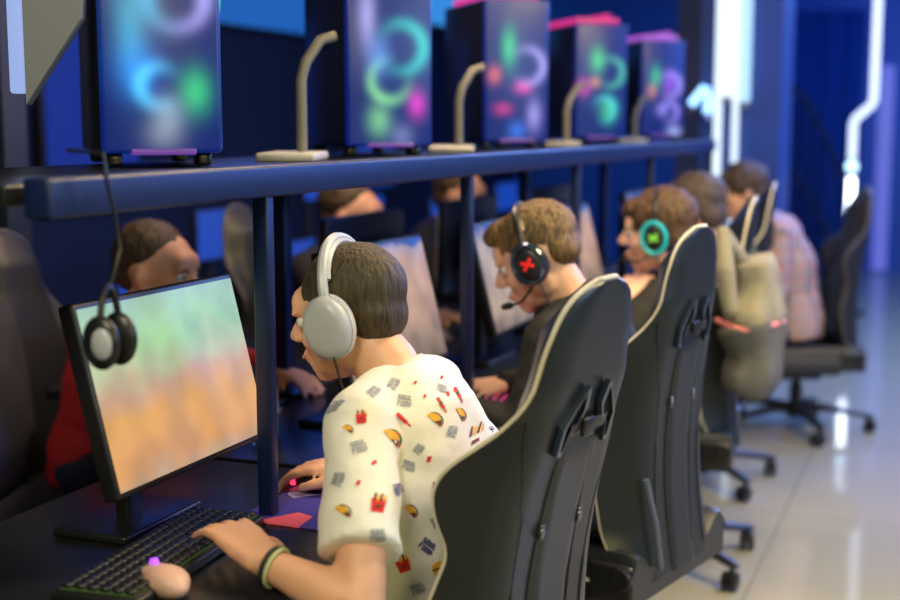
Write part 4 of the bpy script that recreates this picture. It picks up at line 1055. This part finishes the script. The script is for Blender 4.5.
# dark chair/blob at lower left: a jacket hung on the partition side chair
t = empty('office_chair', (-2.30, 2.62, 0), radians(20), 'dark office chair back beside the dark partition, left of the largest monitor', 'chair')
CH = pm('dark_grey_fabric', (.03, .03, .04), .9, var=.3, vscale=10)
mb = MB(); mb.loft([(V((0, 0, .50)), .20, .04), (V((.01, 0, .62)), .24, .055), (V((-.01, 0, .80)), .25, .055), (V((-.03, 0, .95)), .22, .05), (V((-.05, 0, 1.03)), .14, .035)], (0, 1, 0)); organic('backrest', mb, CH, t, .012, 6)
mb = MB(); mb.rbox((.22, 0, .46), (.46, .46, .08), .035); mb.build('seat', CH, t)
mb = MB(); mb.lathe((.2, 0, 0), [(.03, .08), (.03, .42)]); 
for k in range(5): a = 2*pi*k/5; mb.tube([(.2, 0, .09), (.2+.28*cos(a), .28*sin(a), .05)], [.03, .02], 8); mb.ell((.2+.28*cos(a), .28*sin(a), .028), (.028, .028, .028))
mb.build('star_base', PLASTIC, t)

# ------------------------------------------------------------------ lights
def area(loc, target, size, col, e, sy=None):
    l = bpy.data.lights.new('area', 'AREA'); l.energy = e; l.color = col; l.size = size
    if sy: l.shape = 'RECTANGLE'; l.size_y = sy
    o = bpy.data.objects.new('unseen_lamp', l); COL.objects.link(o); o.location = loc  # lamps without fixtures, out of view, several well below the ceiling
    o.rotation_euler = (V(target)-V(loc)).to_track_quat('-Z', 'Y').to_euler(); return o
area((-.7, -.1, 2.95), (-.7, 2.2, .9), .8, (1, .90, .62), 62)
area((-.3, 2.7, 3.05), (-.9, 2.7, .9), .8, (1, .84, .66), 36)
area((2.3, 2.2, 1.9), (-.6, 2.8, .8), 1.3, (.42, .66, .95), 44)  # added blue lamp at the side, tints the chair backs
area((1.9, -.7, 2.3), (-.5, 2.0, 1.1), .9, (1, .88, .30), 34)  # added yellow lamp behind the camera for the sheen on the chair tops
area((-.2, 7.2, 2.5), (-1.1, 5.2, 1.35), .6, (.04, .18, 1), 45)  # added blue lamp, brightens the far end of the rail and hair tips
area((.7, 3.4, 3.05), (.7, 3.7, 0), 1.0, (1, .74, .30), 130)
area((1.9, 5.5, 2.4), (-.8, 3.6, .8), 1.4, (.08, .22, 1), 90)
area((.3, 8.4, 3.05), (0, 8.0, 0), 2.2, (.28, .48, 1), 260)
area((.0, 6.4, 3.05), (-.4, 6.2, 0), 1.2, (.80, .80, 1), 52)
area((-.6, 11.8, 3.0), (-1.2, 13.4, 1.4), 2.5, (.03, .20, 1), 60)
area((-2.9, 6.0, 3.0), (-2.5, 6.0, .5), 2.2, (.05, .16, 1), 25)
area((-1.55, 3.6, 2.9), (-2.0, 3.6, 1.0), .6, (1, .7, .5), 40)  # added warm lamp to brighten the opposite players' faces
w = bpy.data.worlds.new('World'); SC.world = w; w.use_nodes = True
w.node_tree.nodes['Background'].inputs[0].default_value = (.10, .14, .26, 1); w.node_tree.nodes['Background'].inputs[1].default_value = .22

# ------------------------------------------------------------------ camera
cd = bpy.data.cameras.new('cam'); cam = bpy.data.objects.new('camera', cd); COL.objects.link(cam)
cam.location = (0, 0, CAMZ); cam.rotation_euler = (radians(90-7.67), 0, radians(21.5))
cd.sensor_width = 36; cd.lens = 52
cd.dof.use_dof = True; cd.dof.focus_distance = 2.35; cd.dof.aperture_fstop = 1.9
SC.camera = cam
SC.view_settings.view_transform = 'Standard'; SC.view_settings.look = 'None'; SC.view_settings.gamma = 1; SC.view_settings.exposure = -.12
SC.view_settings.use_curve_mapping = False
SC.cycles.use_denoising = True
SC.cycles.max_bounces = 6
